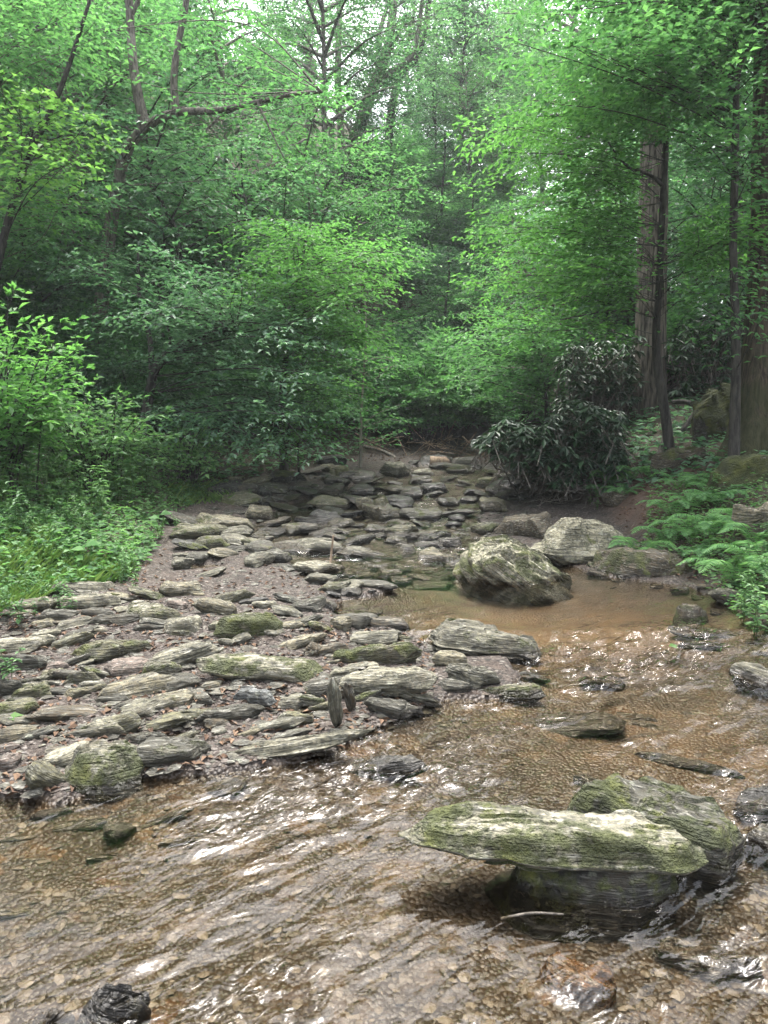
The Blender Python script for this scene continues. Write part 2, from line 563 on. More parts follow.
M = {}
M['rock'] = rock_material()
M['ground'] = ground_material()
M['water'] = water_material()
M['beech'] = leaf_material('beech_leaf', (.040, .100, .046), (.070, .170, .070), (.115, .245, .092), .55)
M['bright'] = leaf_material('vivid_green_leaf', (.050, .125, .038), (.085, .205, .062), (.14, .29, .085), .55)  # yellower, more vivid green than the beech leaf
M['maple'] = leaf_material('maple_leaf', (.058, .138, .042), (.100, .21, .058), (.155, .285, .080), .55)
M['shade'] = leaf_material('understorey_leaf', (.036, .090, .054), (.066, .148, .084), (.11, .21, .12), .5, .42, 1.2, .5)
M['far'] = leaf_material('forest_leaf', (.045, .105, .062), (.080, .170, .090), (.13, .245, .120), .54)
M['hemlock'] = leaf_material('hemlock_needle', (.028, .070, .040), (.048, .112, .060), (.08, .165, .08), .38)
M['rhodo'] = leaf_material('rhododendron_leaf', (.010, .026, .014), (.020, .050, .022), (.042, .085, .035), .15, .42, 1.0, .45)
M['herb'] = leaf_material('herb_leaf', (.045, .110, .044), (.085, .185, .068), (.15, .27, .10), .45, .5)
M['fern'] = leaf_material('fern_leaf', (.045, .12, .045), (.085, .20, .070), (.14, .28, .095), .45, .5)
M['grass'] = leaf_material('grass_blade', (.055, .11, .030), (.095, .17, .048), (.17, .24, .075), .45, .5)
M['spike'] = plain_material('flower_spike', [(.2, (.25, .30, .12)), (.8, (.42, .46, .24))])
M['bark'] = bark_material('grey_bark', (.045, .040, .034), (.15, .135, .115))
M['bark_big'] = bark_material('furrowed_bark', (.020, .017, .014), (.15, .13, .105), 0, (9, 9, .8), 1.6)
M['bark_moss'] = bark_material('mossy_bark', (.022, .018, .014), (.085, .066, .048), .6, (11, 11, .9), 1.0)
M['bark_dark'] = bark_material('dark_bark', (.018, .018, .016), (.06, .055, .048))
M['bark_pale'] = bark_material('pale_bark', (.09, .085, .07), (.26, .24, .20))
M['dead'] = bark_material('dead_wood', (.09, .06, .04), (.28, .21, .15))
M['pebble'] = plain_material('pebble', [(.1, (.022, .017, .014)), (.4, (.052, .041, .034)), (.65, (.085, .070, .060)), (.9, (.17, .157, .14))], 30)
M['bedstone'] = plain_material('bed_stone', [(.1, (.018, .014, .010)), (.5, (.043, .033, .023)), (.9, (.095, .078, .056))], 30, .5)
M['litter'] = plain_material('dead_leaf', [(.1, (.04, .022, .014)), (.5, (.10, .06, .037)), (.9, (.19, .13, .085))], 12)

# ------------------------------------------------------------------ ground and water
def axis_pts(segs):
    out = [segs[0][0]]
    for a, b, s in segs:
        n = max(1, int(round((b - a) / s)))
        out += list(a + (b - a) * np.arange(1, n + 1) / n)
    return np.array(out)

def grid_faces(nx, ny):
    i = np.arange(nx - 1)[None, :] + np.arange(ny - 1)[:, None] * nx
    return np.stack([i, i + 1, i + nx + 1, i + nx], -1).reshape(-1, 4)

gx = axis_pts([(-90, -30, 3), (-30, -9, .7), (-9, -4.5, .12), (-4.5, 4.6, .03), (4.6, 9, .12), (9, 30, .7), (30, 90, 3)])
gy = axis_pts([(-24, -2, 1.0), (-2, .8, .15), (.8, 6.5, .026), (6.5, 11, .045), (11, 18, .1), (18, 40, .5), (40, 130, 3)])
GX, GY = np.meshgrid(gx, gy)
GZ = ground(GX, GY)
X, Y, Z = GX.ravel(), GY.ravel(), GZ.ravel()
me = new_mesh('ground', np.stack([X, Y, Z], 1), [grid_faces(len(gx), len(gy))], True)
dl, dr = bank_d(X, Y)
jit = fbm(np.stack([X, Y, 0 * X], 1) * 3.0, 2) * .12
float_attr(me, 'forest', sstep(-.05, .2, np.maximum(dl, dr) + jit))
float_attr(me, 'depth', sstep(.02, -.03, Z - zw(Y)))
float_attr(me, 'damp', sstep(.055, .0, Z - zw(Y) + jit * .15))
def _bump(px, py, r):
    c = low(px, py)
    return np.exp(-((X - c[0]) ** 2 + (Y - c[1]) ** 2) / r ** 2)
_e = [on_ground(642, 500), on_ground(618, 520), on_ground(655, 480)]
float_attr(me, 'gravel', np.clip(sum(np.exp(-((X - e[0]) ** 2 + (Y - e[1]) ** 2) / .55 ** 2) for e in _e), 0, 1))
float_attr(me, 'sand', np.clip(_bump(600, 605, .75) + _bump(500, 612, .6) + .5 * _bump(690, 730, .5), 0, 1))
float_attr(me, 'rubble', sstep(7.0, 8.0, Y))
tag(link('ground', me, M['ground']), kind='structure')

wx = axis_pts([(-6, -2.6, .12), (-2.6, 2.8, .017), (2.8, 6, .1)])
wy = axis_pts([(-11, .8, .25), (.8, 4.3, .014), (4.3, 8, .022), (8, 18, .06), (18, 30, .4)])
WX, WY = np.meshgrid(wx, wy)
X, Y = WX.ravel(), WY.ravel()

def wave(X, Y):
    P = np.stack([X, Y, 0 * X], 1)
    e = np.array([-.72, -.69])                                   # the way the riffle runs
    wv = fbm(P * 1.6, 2) * .16
    u = X * e[0] + Y * e[1] + wv
    v = -X * e[1] + Y * e[0] + wv * .8
    pool = np.exp(-((X - 1.2) / 1.5) ** 2 - ((Y - 5.9) / .75) ** 2)
    leftq = sstep(-.35, -1.0, X) * sstep(3.9, 3.0, Y) * sstep(1.7, 2.2, Y)             # the quiet edge beside the bar
    casc = np.exp(-((Y - 4.55) / .4) ** 2) * sstep(.4, .9, X) * sstep(3.4, 2.7, X)
    up = sstep(7.2, 8.2, Y)
    var = .22 + .95 * sstep(-.25, .45, fbm(np.stack([u * .8, v * 2.6, 0 * u + 3], 1), 3))
    a = (1 - .93 * np.clip(pool * 1.5, 0, 1)) * (1 - .85 * leftq) * (1 + 1.0 * casc) * (1 - .25 * up) * var
    h = .016 * fbm(np.stack([u * 3.2, v * 7.5, 0 * u], 1), 2) + .014 * fbm(np.stack([u * 10, v * 17, 0 * u + 9], 1), 2)
    return h * a, np.clip(a, .03, 1.6)

h, a = wave(X, Y)
me = new_mesh('water', np.stack([X, Y, zw(Y) + h], 1), [grid_faces(len(wx), len(wy))], True)
float_attr(me, 'chop', a)
tag(link('water', me, M['water']), kind='structure')
# ------------------------------------------------------------------ rocks
TONES = {'pale': (.42, .40, .32), 'tan': (.36, .325, .235), 'grey': (.26, .248, .195), 'dark': (.125, .118, .094), 'brown': (.17, .135, .09),
         'rust': (.50, .25, .075), 'blue': (.20, .215, .235), 'olive': (.22, .21, .13), 'pink': (.34, .27, .25), 'black': (.045, .045, .047), 'bright': (.62, .59, .45)}

def rock_mesh(name, seed, L, D, T, K, outline=None, wedge=0.0, under=.38, rnd=.25, chips=4, sink=.5, ledge=1.0, lump=1.0, dome=None):
    """split slab of schist: an angular plan, a flaky stepped top, layered undercut sides. Origin at the middle of its base."""
    R = np.random.default_rng(seed)
    if outline is None:
        n = R.integers(4, 8)
        a = np.sort((np.arange(n) + R.uniform(-.42, .42, n)) * 2 * math.pi / n)
        rr = R.uniform(.7, 1.15, n)
        ol = np.stack([np.sign(np.cos(a)) * np.abs(np.cos(a)) ** .8 * rr, np.sign(np.sin(a)) * np.abs(np.sin(a)) ** .75 * rr], 1)
        ol /= np.abs(ol).max(0)
    else:
        ol = np.asarray(outline, float)
    th = np.linspace(0, 2 * math.pi, K, endpoint=False)
    d = np.stack([np.cos(th), np.sin(th)], 1)
    rad = np.full(K, .05)
    for k in range(len(ol)):
        p, q = ol[k], ol[(k + 1) % len(ol)]
        e = q - p
        den = d[:, 0] * e[1] - d[:, 1] * e[0]
        den = np.where(np.abs(den) < 1e-9, 1e-9, den)
        t = (p[0] * e[1] - p[1] * e[0]) / den
        s = (p[0] * d[:, 1] - p[1] * d[:, 0]) / den
        ok = (t > 0) & (s >= -1e-6) & (s <= 1 + 1e-6)
        rad = np.where(ok, np.maximum(rad, t), rad)
    for _ in range(max(1, K // 65)):
        rad = (np.roll(rad, 1) + 2 * rad + np.roll(rad, -1)) / 4
    J = int(np.clip(K // 6, 5, 22))
    ts = 1 - (1 - np.linspace(0, 1, J + 1)[1:]) ** 1.5
    hx, hy = L / 2, D / 2
    sw = min(L, D)
    sx = np.outer(ts, rad * d[:, 0]) * hx
    sy = np.outer(ts, rad * d[:, 1]) * hy
    fx, fy = sx.ravel(), sy.ravel()
    q = np.stack([fx, fy, 0 * fx], 1)
    z = np.full(len(fx), T) + wedge * T * fx / hx
    for c in range(chips):
        al = R.uniform(0, 2 * math.pi)
        cx, cy = math.cos(al) / hx, math.sin(al) / hy
        z = np.minimum(z, T * (1 + wedge * fx / hx) - np.maximum(fx * cx + fy * cy - R.uniform(.45, .8), 0) * T * R.uniform(1.0, 2.6))
    st = perlin(q * np.array([1.6 / L, 3.2 / D, 1]) * 1.7 + seed * 1.7) * 3.2
    stp = np.floor(st) + sstep(.0, .22, st - np.floor(st))
    z -= (stp - st * .25) * T * .075 * ledge
    z -= T * (R.uniform(0, .28) if dome is None else dome) * np.repeat(ts, K) ** 2.2
    z += T * .13 * lump * fbm(q * (2.2 / sw) + seed, 2)
    tt = np.repeat(ts, K)
    z -= T * rnd * sstep(.80, 1.02, tt) ** 2
    z = np.maximum(z, .06 * T)
    top = np.stack([fx, fy, z], 1)
    Ms = int(np.clip(K // 9, 4, 18))
    ze = z[-K:]
    zb = -sink * T
    rows = []
    lay = R.normal(size=64)
    for m in range(1, Ms + 1):
        s = m / Ms
        zz = ze * (1 - s) + zb * s
        lv = (zz / T) * 6.5 + perlin(np.stack([d[:, 0] * 1.5, d[:, 1] * 1.5, 0 * th + seed], 1)) * 1.2
        li = np.floor(lv).astype(int)
        lf = lv - li
        ledg = lay[li & 63] * (1 - sstep(.7, 1, lf)) + lay[(li + 1) & 63] * sstep(.7, 1, lf)
        f = 1 + .05 * math.sin(math.pi * min(1, s * 1.3)) - under * s ** 1.3 + .030 * ledge * ledg * min(1, s * 4)
        rows.append(np.stack([rad * d[:, 0] * hx * f, rad * d[:, 1] * hy * f, zz], 1))
    c0 = np.array([[0, 0, float(z[:K].mean())]])
    cb = np.array([[0, 0, zb]])
    V = np.vstack([c0, top] + rows + [cb])
    amp = min(sw, T * 2.2) * .075 * lump
    nz = np.stack([fbm(V * (1.9 / sw) + seed * 3.1 + k * 31, 3) for k in range(3)], 1)
    V = V + nz * amp * np.array([1, 1, .55])
    if K > 60:
        V[:, 2] += fbm(V * np.array([9, 26, 40]) + seed, 3) * min(.006, T * .05)
    rws = J + Ms
    j = np.arange(K)
    Q = [np.stack([1 + r * K + j, 1 + (r + 1) * K + j, 1 + (r + 1) * K + (j + 1) % K, 1 + r * K + (j + 1) % K], 1) for r in range(rws - 1)]
    t0 = np.stack([0 * j, 1 + j, 1 + (j + 1) % K], 1)
    l0 = 1 + (rws - 1) * K
    t1 = np.stack([0 * j + len(V) - 1, l0 + (j + 1) % K, l0 + j], 1)
    return V, [np.concatenate(Q), np.vstack([t0, t1])]

ROCKS = []          # (object, ref phrase, pixel box) of every rock that stands for itself

def make_rock(name, seed, P, L, D, T, yaw=0, roll=0, pitch=0, K=60, tone='grey', moss=.0, wetm=.03, parent=None, **kw):
    V, F = rock_mesh(name, seed, L, D, T, K, **kw)
    Mx = Matrix.Translation(Vector(P)) @ Matrix.Rotation(yaw, 4, 'Z') @ Matrix.Rotation(roll, 4, 'Y') @ Matrix.Rotation(pitch, 4, 'X')
    A = np.array(Mx)
    W = V @ A[:3, :3].T + A[:3, 3]
    me = new_mesh(name, V, F, True)
    sd = sd_poly(W[:, 0], W[:, 1], WPOLY)
    zwl = zw(np.minimum(W[:, 1], 40))
    float_attr(me, 'wet', sstep(wetm + .035, wetm - .02, W[:, 2] - zwl - .06 * sstep(.5, 0, sd) * 0) * sstep(.35, .05, sd))
    o = link(name, me, M['rock'])
    o.matrix_world = Mx
    c = np.array(TONES[tone]) * np.random.default_rng(seed + 9).uniform(.88, 1.12)
    o.color = (*c, moss)
    return o

def frame_rock(x0, y0, x1, y1, tilt=0, f=.4, moss=0., tone='grey', name='flat_rock', label='', ref=None, cat=None, dz=0.0, yaw=None, seed=None, K=None,
               dmax=.95, back=0.0, lift=None, **kw):
    """a rock whose front foot stands where the line of sight of its lower edge meets the ground"""
    cx = (x0 + x1) / 2
    p = on_ground(cx, y1) if lift is None else hit(cx, y1, lambda X, Y: ground(X, Y) + lift)
    dr = ray(cx, y1)
    dep = p[1] * 1.0
    sc = (p[1] * CP + (CAM_H - p[2]) * SP) / FPX
    phi = max(.07, math.atan2(CAM_H - p[2], p[1]))
    w, v = (x1 - x0) * sc, (y1 - y0) * sc
    a = math.radians(tilt)
    if abs(tilt) > 60:
        L, v2 = v, w
        T = w * .42; D = w * .7; kw.setdefault('outline', [(-1, .0), (-.45, .8), (1, .7), (1, -.7), (-.45, -.8)])
    else:
        L = (w - .35 * v * abs(math.sin(a))) / math.cos(a)
        v2 = max(v * .4, v - L * abs(math.sin(a)) * .8)
        T = f * v2 / math.cos(phi)
        D = (1 - f) * v2 / math.sin(phi)
        if D > dmax * L:
            D = dmax * L
            T = max(T, (v2 - D * math.sin(phi)) / math.cos(phi))
    sd = seed if seed is not None else int(x0 * 7 + y0 * 13) % 9973
    azm = math.atan2(dr[0], dr[1])
    c = np.array([p[0] + math.sin(azm) * (D / 2 + back), p[1] + math.cos(azm) * (D / 2 + back)])
    yw = -azm + (yaw if yaw is not None else np.random.default_rng(sd).uniform(-.18, .18))
    z = p[2] if lift is not None else min(p[2], gz(*c) + .25 * T) if abs(tilt) < 20 else p[2]
    z += dz + (abs(math.sin(a)) * L * .22 if 0 < abs(tilt) < 60 else 0)
    L, T = L * 1.13, T * 1.18
    if abs(tilt) > 60:
        z = p[2] + L / 2
    if K is None:
        K = int(np.clip((x1 - x0) * 1.0, 22, 150))
    o = make_rock(name, sd, (c[0], c[1], z), L, D, T, yw, a, kw.pop('pitch', 0), K, tone, moss, **kw)
    if label:
        tag(o, label, cat or ('boulder' if name == 'boulder' else 'slab' if name == 'flat_rock' else 'rock'))
    ROCKS.append((o, ref, (x0, y0, x1, y1)))
    return o

SL, BO, RO = 'flat_rock', 'boulder', 'rock'
R_ = frame_rock
# --- the four rocks in the near water
def hero(lb, ref, box, *a, **k):
    o = make_rock(*a, **k)
    tag(o, lb, 'boulder' if a[0] == 'boulder' else 'slab')
    ROCKS.append((o, ref, box))
hero('dark wet olive boulder under the long pale slab, holding it up', 'dark propping boulder', (515, 862, 680, 922),
     BO, 21, (.69, 2.47, -.15), .64, .38, .215, -.02, .03, .05, 150, 'black', .48, .02, dome=.15, sink=.3, rnd=.7, under=.0, lump=1.1,
     outline=[(-1, .1), (-.85, .75), (-.1, 1), (.8, .8), (1, .2), (.85, -.6), (.2, -1), (-.6, -.95)])
hero('broad grey slab with a thick dark mossy end, behind the long pale slab', 'broad slab behind the long pale slab', (575, 775, 762, 880),
     SL, 33, (.985, 2.74, -.13), .63, .36, .22, -.50, .05, -.06, 160, 'dark', .46, .03, dome=.05, under=.12, chips=2, rnd=.3,
     outline=[(-1, .2), (-.9, .9), (-.1, 1), (.75, .75), (1, .1), (.9, -.85), (.1, -.95), (-.8, -.6)])
hero('long pale grey slab with bright green moss patches, resting across darker rocks in the stream', 'long pale mossy slab', (405, 803, 710, 868),
     SL, 55, (.565, 2.47, .055), .96, .28, .092, -.06, .035, -.04, 190, 'pale', .50, 0.0, sink=.45, under=.35, rnd=.55, chips=3, dome=.1, wedge=.05, ledge=1.7, lump=1.1,
     outline=[(-1, .02), (-.82, .65), (-.35, 1), (.3, .98), (.75, .72), (1, .0), (.98, -.6), (.75, -.9), (.1, -1), (-.5, -.9), (-.88, -.5)])
R_(734, 780, 800, 832, -10, .45, 0, 'blue', SL, 'smooth blue grey slab cut by the frame, upstream of the broad mossy-ended slab', 'smooth blue grey slab', K=110)
R_(745, 828, 830, 880, 5, .55, .15, 'grey', RO, 'grey block cut by the frame beside the thick dark mossy slab end', 'grey block at the slab end', K=90)
R_(540, 952, 628, 1012, 4, .5, .0, 'rust', BO, 'rusty orange wet stone under the water in front of the propped slab', 'rusty orange stone', K=110, rnd=.8, dz=-.05, wetm=.15, under=.1)
R_(640, 915, 770, 985, -6, .5, .0, 'brown', BO, 'low dark brown rock with water sliding over its top', 'low dark water-covered rock', K=110, rnd=.9, dz=-.07, wetm=.2, under=.1)
R_(66, 978, 146, 1060, 25, .55, 0, 'black', BO, 'black angular rock standing out of the nearest water', 'black angular rock', K=120, wetm=.06, lump=1.5)
R_(20, 1000, 84, 1060, -25, .5, 0, 'brown', RO, 'brown wedge stone leaning beside the black angular rock', 'brown wedge stone', K=90, wetm=.05)
R_(566, 770, 602, 790, 10, .5, 0, 'dark', RO, 'small dark wet rock tip peeking out just upstream of the broad mossy-ended slab', 'dark wet rock tip', K=50)
R_(640, 755, 736, 771, 3, .45, .0, 'dark', SL, 'thin dark bar of wet rock breaking the water between pool and pale slab', 'thin dark wet bar', K=100, wetm=.1)
# --- the bar's edge
R_(60, 733, 150, 804, 4, .50, .46, 'grey', BO, 'rounded grey boulder with olive moss and pale lichen blotches at the water edge', 'lichen blotched boulder', K=150, seed=71, rnd=.6, dome=.4, chips=4, lump=1.3, under=.3,
   outline=[(-1, -.2), (-.8, .5), (-.2, 1), (.45, .95), (.95, .1), (.8, -.7), (.2, -1), (-.6, -.9)])
R_(16, 750, 66, 804, 40, .4, .2, 'olive', SL, 'dull green slab tilted steeply against the lichen blotched boulder', 'steep dull green slab', K=90)
R_(44, 738, 92, 772, -10, .3, 0, 'pale', SL, 'plain pale flat stone tucked behind the lichen blotched boulder', 'plain pale flat stone', K=70)
R_(124, 738, 214, 776, 5, .42, .30, 'dark', SL, 'dark slab with a mossy front face below the small brown puddle', 'dark slab below the puddle', K=110)
R_(99, 815, 141, 846, 18, .45, 0, 'blue', RO, 'shiny wet blue grey stone half out of the brown shallows', 'shiny blue grey stone', K=80, wetm=.2)
R_(28, 805, 72, 823, -4, .3, 0, 'dark', SL, 'flat dark wet stone lying in the silt close to the steep green slab', 'flat dark silt stone', K=50, wetm=.1)
R_(208, 733, 366, 768, -8, .45, .18, 'pale', SL, 'long narrow pale shelf slab slanting along the water edge', 'long narrow shelf slab', K=150, seed=91, under=.4, chips=2, lump=.8, ledge=1.3)
R_(326, 738, 428, 782, -12, .40, 0, 'blue', SL, 'wet blue grey water-worn slab where the bar dips into the riffle', 'water-worn bar tip slab', K=120, wetm=.12, rnd=.7, dz=-.02)
R_(190, 764, 248, 802, -22, .35, 0, 'grey', SL, 'thin wet wedge stone half sunk below the long shelf slab', 'thin half sunk wedge', K=70, wetm=.2, dz=-.02)
# --- big slabs on the bar
R_(203, 643, 332, 686, 8, .42, .50, 'pale', SL, 'big flat grey slab with a thick dark moss beard along its front', 'moss bearded slab', K=150, seed=101, under=.35, chips=2,
   outline=[(-1, .55), (-.6, 1), (.3, .95), (1, .2), (.95, -.4), (.4, -1), (-.3, -.8), (-.9, -.1)])
R_(218, 609, 292, 640, 4, .6, .62, 'olive', BO, 'humped olive mossy rock at the front of the gravel patch', 'humped mossy rock', K=90, rnd=.7)
R_(148, 632, 222, 670, -14, .45, .05, 'pale', SL, 'pale cream split rock with a pointed low end on the gravel bar', 'pale cream split rock', K=100, lump=1.3, ledge=1.5)
R_(102, 670, 178, 698, -4, .45, .12, 'tan', SL, 'pale yellow lens-shaped slab on gravel', 'pale yellow slab', K=100, under=.35)
R_(150, 672, 208, 699, -6, .40, .05, 'dark', SL, 'darker slab leaning onto the pale yellow slab', 'darker leaning slab', K=80, back=.06)
R_(76, 632, 157, 661, 6, .5, .45, 'olive', SL, 'thick mossy slab with a hollow underside near the pale cream split rock', 'hollow mossy slab', K=100, under=.4)
R_(-14, 634, 56, 655, 2, .45, .05, 'pale', SL, 'pale flat slab at the frame edge above a dark block', 'pale frame-edge slab', K=80)
R_(54, 635, 82, 649, -8, .4, 0, 'tan', SL, 'small tan slab bridging the pale frame-edge slab and the hollow mossy slab', 'small tan bridging slab', K=50)
R_(-8, 652, 48, 674, 3, .6, .1, 'dark', BO, 'dark square block beneath the pale frame-edge slab', 'dark square block', K=70)
R_(-30, 668, 26, 700, 14, .6, .3, 'dark', BO, 'dark mossy rock half hidden by weeds at the frame edge', 'dark weedy rock', K=70)
R_(80, 660, 117, 680, 24, .5, .45, 'dark', RO, 'dark mossy wedge slanting down onto the gravel before the hollow mossy slab', 'dark mossy wedge', K=60)
R_(54, 592, 119, 609, -2, .55, .02, 'pale', SL, 'thick pale slab under the weeds at the bank foot', 'thick pale bank-foot slab', K=90)
R_(43, 579, 112, 596, 1, .5, .05, 'grey', SL, 'long dark-edged ledge slab topped with weeds', 'weed topped ledge slab', K=90)
R_(78, 606, 114, 618, 2, .5, .0, 'dark', SL, 'grey slab directly below the thick pale bank-foot slab', 'grey slab under the pale one', K=60)
R_(57, 616, 91, 629, -6, .5, 0, 'grey', RO, 'smooth grey oval stone beside the long dark slab', 'smooth grey oval stone', K=60, rnd=.7)
R_(92, 611, 157, 626, 2, .5, .08, 'dark', SL, 'long dark slab at the gravel edge', 'long dark slab', K=90)
R_(77, 624, 111, 637, -4, .4, 0, 'tan', SL, 'clean pale flat stone in front of the long dark slab', 'clean pale flat stone', K=60)
R_(107, 604, 143, 614, 4, .4, 0, 'pale', SL, 'thin pale flat slab behind the long dark slab', 'thin pale slab', K=60)
R_(150, 608, 170, 616, 0, .5, 0, 'pink', RO, 'small pinkish oval stone on the gravel', 'pinkish oval stone', K=36, rnd=.7)
R_(165, 596, 189, 611, 12, .5, 0, 'pink', RO, 'pinkish pale rounded stone beside the slanting mossy slab', 'pinkish rounded stone', K=46, rnd=.7)
R_(128, 579, 168, 601, 22, .4, .45, 'olive', SL, 'mossy slab slanting down from the weedy bank', 'slanting mossy slab', K=70)
R_(134, 621, 168, 633, 3, .5, .0, 'dark', RO, 'flat dark rock on the gravel behind the pale cream split rock', 'flat dark gravel rock', K=50)
R_(240, 595, 274, 604, -6, .5, 0, 'black', SL, 'thin blackish slab alone on the gravel patch', 'thin blackish slab', K=50)
R_(210, 609, 233, 616, 0, .4, 0, 'pale', SL, 'small pale tile-like stone behind the humped mossy rock', 'pale tile stone', K=36)
R_(274, 604, 297, 614, 4, .5, .1, 'olive', RO, 'small olive stone between blackish slab and layered mossy rock', 'small olive stone', K=40)
R_(294, 601, 322, 613, 8, .5, .1, 'dark', SL, 'dark slab pointing at the side pool', 'dark slab by the side pool', K=46)
R_(312, 593, 336, 610, 24, .5, .3, 'dark', RO, 'dark mossy stone slanting into the side pool', 'slanting side pool stone', K=50)
R_(230, 627, 256, 646, -18, .5, .1, 'grey', RO, 'grey angular block before the humped mossy rock', 'grey angular block', K=54)
R_(254, 627, 287, 638, 3, .5, .1, 'grey', SL, 'flat grey slab between humped rock and long cream slab', 'flat in-between slab', K=50)
R_(272, 629, 337, 650, -9, .45, .15, 'tan', SL, 'long cream slab pointing up towards the layered mossy rock', 'long cream slab', K=90)
R_(303, 640, 327, 658, 14, .6, 0, 'brown', RO, 'square rust stained stone behind the moss bearded slab', 'rust stained stone', K=50)
R_(307, 617, 336, 633, 22, .5, .45, 'olive', RO, 'layered mossy rock with stacked plates', 'layered mossy rock', K=60, ledge=2)
R_(328, 616, 354, 634, -4, .5, .1, 'tan', RO, 'cream grey rock touching the layered mossy rock', 'cream grey rock', K=50)
R_(334, 640, 424, 667, -5, .55, .55, 'olive', SL, 'thick mossy slab with yellow green streaks behind the pale overhanging slab', 'thick streaky mossy slab', K=110, under=.3)
R_(346, 661, 443, 694, -4, .5, .12, 'pale', SL, 'pale overhanging slab with a dark hollow beneath it', 'pale overhanging slab', K=120, under=.45, lift=.06)
R_(344, 627, 400, 646, -6, .5, .05, 'grey', SL, 'grey slab behind the thick streaky mossy slab', 'grey slab behind the streaky one', K=70)
R_(350, 607, 382, 619, -6, .45, 0, 'grey', SL, 'flat grey stone lying in the side pool', 'flat side pool stone', K=50, wetm=.01)
R_(298, 674, 354, 698, -10, .5, .3, 'dark', SL, 'dark mossy wedge slab in front of the moss bearded slab', 'dark mossy wedge slab', K=80)
R_(344, 661, 378, 671, -4, .4, 0, 'pale', SL, 'small pale slab lodged between two mossy slabs', 'small lodged pale slab', K=46)
R_(324, 684, 342, 731, 84, .5, .15, 'grey', RO, 'upright tooth-shaped slab standing on end', 'upright tooth slab', K=60)
R_(341, 686, 355, 714, 80, .5, .2, 'brown', RO, 'smaller brown upright stone next to the tooth-shaped slab', 'brown upright stone', K=46)
R_(230, 684, 278, 709, -6, .5, 0, 'blue', RO, 'shiny blue grey rock in front of the moss bearded slab', 'shiny blue rock', K=70, lump=1.4)
R_(275, 691, 306, 713, -6, .4, 0, 'grey', SL, 'flat grey slab close to the shiny blue rock', 'flat slab by the blue rock', K=54)
R_(198, 704, 268, 723, -3, .5, .05, 'dark', SL, 'dark layered ledge in front of the shiny blue rock', 'dark layered ledge', K=80)
R_(134, 709, 194, 735, -11, .4, .1, 'olive', SL, 'grey green slab slanting up behind the brown puddle', 'grey green puddle slab', K=84)
R_(100, 707, 141, 737, -14, .5, .2, 'olive', RO, 'olive angular block between gravel and puddle', 'olive angular block', K=66)
R_(141, 697, 175, 713, -10, .4, .1, 'grey', SL, 'small grey slab in front of the pale yellow slab', 'small grey slab', K=54)
R_(58, 724, 110, 740, -6, .4, .05, 'grey', SL, 'thin grey slab behind the lichen blotched boulder', 'thin grey slab', K=70)
R_(30, 700, 104, 724, 6, .3, .1, 'brown', SL, 'low brown grey slab half buried in gravel', 'half buried slab', K=80)
R_(-8, 724, 36, 745, 4, .5, .15, 'tan', SL, 'cream topped slab at the frame edge with a yellow leaf behind', 'cream frame-edge slab', K=64)
R_(-10, 742, 24, 754, -2, .4, 0, 'pink', SL, 'thin pinkish slab under the cream frame-edge slab', 'thin pinkish slab', K=46)
R_(-12, 754, 21, 774, -4, .5, 0, 'pink', RO, 'dusty pink block at the frame edge near the steep green slab', 'dusty pink block', K=46)
R_(-12, 708, 36, 727, 6, .35, .0, 'grey', SL, 'flat slab sunk in the gravel near the frame edge', 'flat sunk gravel slab', K=60)
R_(246, 713, 304, 733, -9, .4, .05, 'grey', SL, 'long thin grey slab slanting behind the long shelf slab', 'long thin grey slab', K=70)
R_(262, 724, 312, 743, -14, .4, .0, 'dark', SL, 'thin dark blade of rock along the long shelf slab', 'thin dark blade', K=70)
R_(358, 693, 426, 727, 16, .5, .2, 'dark', SL, 'dark wedge slanting to water in front of the pale overhanging slab', 'dark slanting wedge', K=80)
R_(396, 692, 443, 713, 16, .5, .1, 'grey', SL, 'grey green wedge beside the dark slanting wedge', 'grey green wedge', K=64)
# --- around the pool
R_(432, 616, 536, 656, 6, .5, .32, 'grey', BO, 'big layered grey rock with mossy sides standing in the pool outlet', 'layered outlet rock', K=150, seed=131, ledge=1.9, under=.2, chips=3,
   outline=[(-1, .3), (-.75, .95), (.2, .9), (.75, .5), (1, -.2), (.8, -.8), (0, -1), (-.8, -.8)])
R_(432, 648, 467, 667, 4, .5, 0, 'tan', RO, 'small pale cracked stone in front of the layered outlet rock', 'pale cracked stone', K=60)
R_(443, 660, 497, 690, 8, .55, .1, 'grey', BO, 'grey wedge boulder in front of the pale cracked stone', 'grey wedge boulder', K=80)
R_(436, 679, 472, 695, 2, .5, .05, 'dark', RO, 'dark low rock under the grey wedge boulder', 'dark low rock', K=54)
R_(468, 679, 548, 706, -6, .5, .42, 'olive', SL, 'mossy slab lying along the riffle at the end of the bar', 'mossy riffle slab', K=100)
R_(512, 702, 622, 738, -6, .35, .0, 'dark', SL, 'flat wet slab with water running over its edge', 'overrun wet slab', K=110, wetm=.25, dz=-.01)
R_(583, 674, 628, 692, 6, .5, 0, 'brown', RO, 'broken brown rock splitting the rapid', 'broken brown rock', K=60, wetm=.1)
R_(514, 670, 550, 684, 3, .4, 0, 'dark', SL, 'dark flat rock washed by the rapid below the pool', 'dark washed rock', K=54, wetm=.1)
R_(655, 620, 748, 641, 5, .5, .05, 'brown', SL, 'long dark plank-shaped rock lying at the pool outlet', 'plank-shaped rock', K=110, under=.45)
R_(674, 602, 707, 628, 4, .6, .5, 'brown', BO, 'upright mossy knob of rock behind the plank-shaped rock', 'mossy knob', K=66)
R_(681, 639, 724, 653, -4, .5, 0, 'blue', RO, 'small wet purple grey rock in front of the plank-shaped rock', 'wet purple grey rock', K=60, wetm=.08)
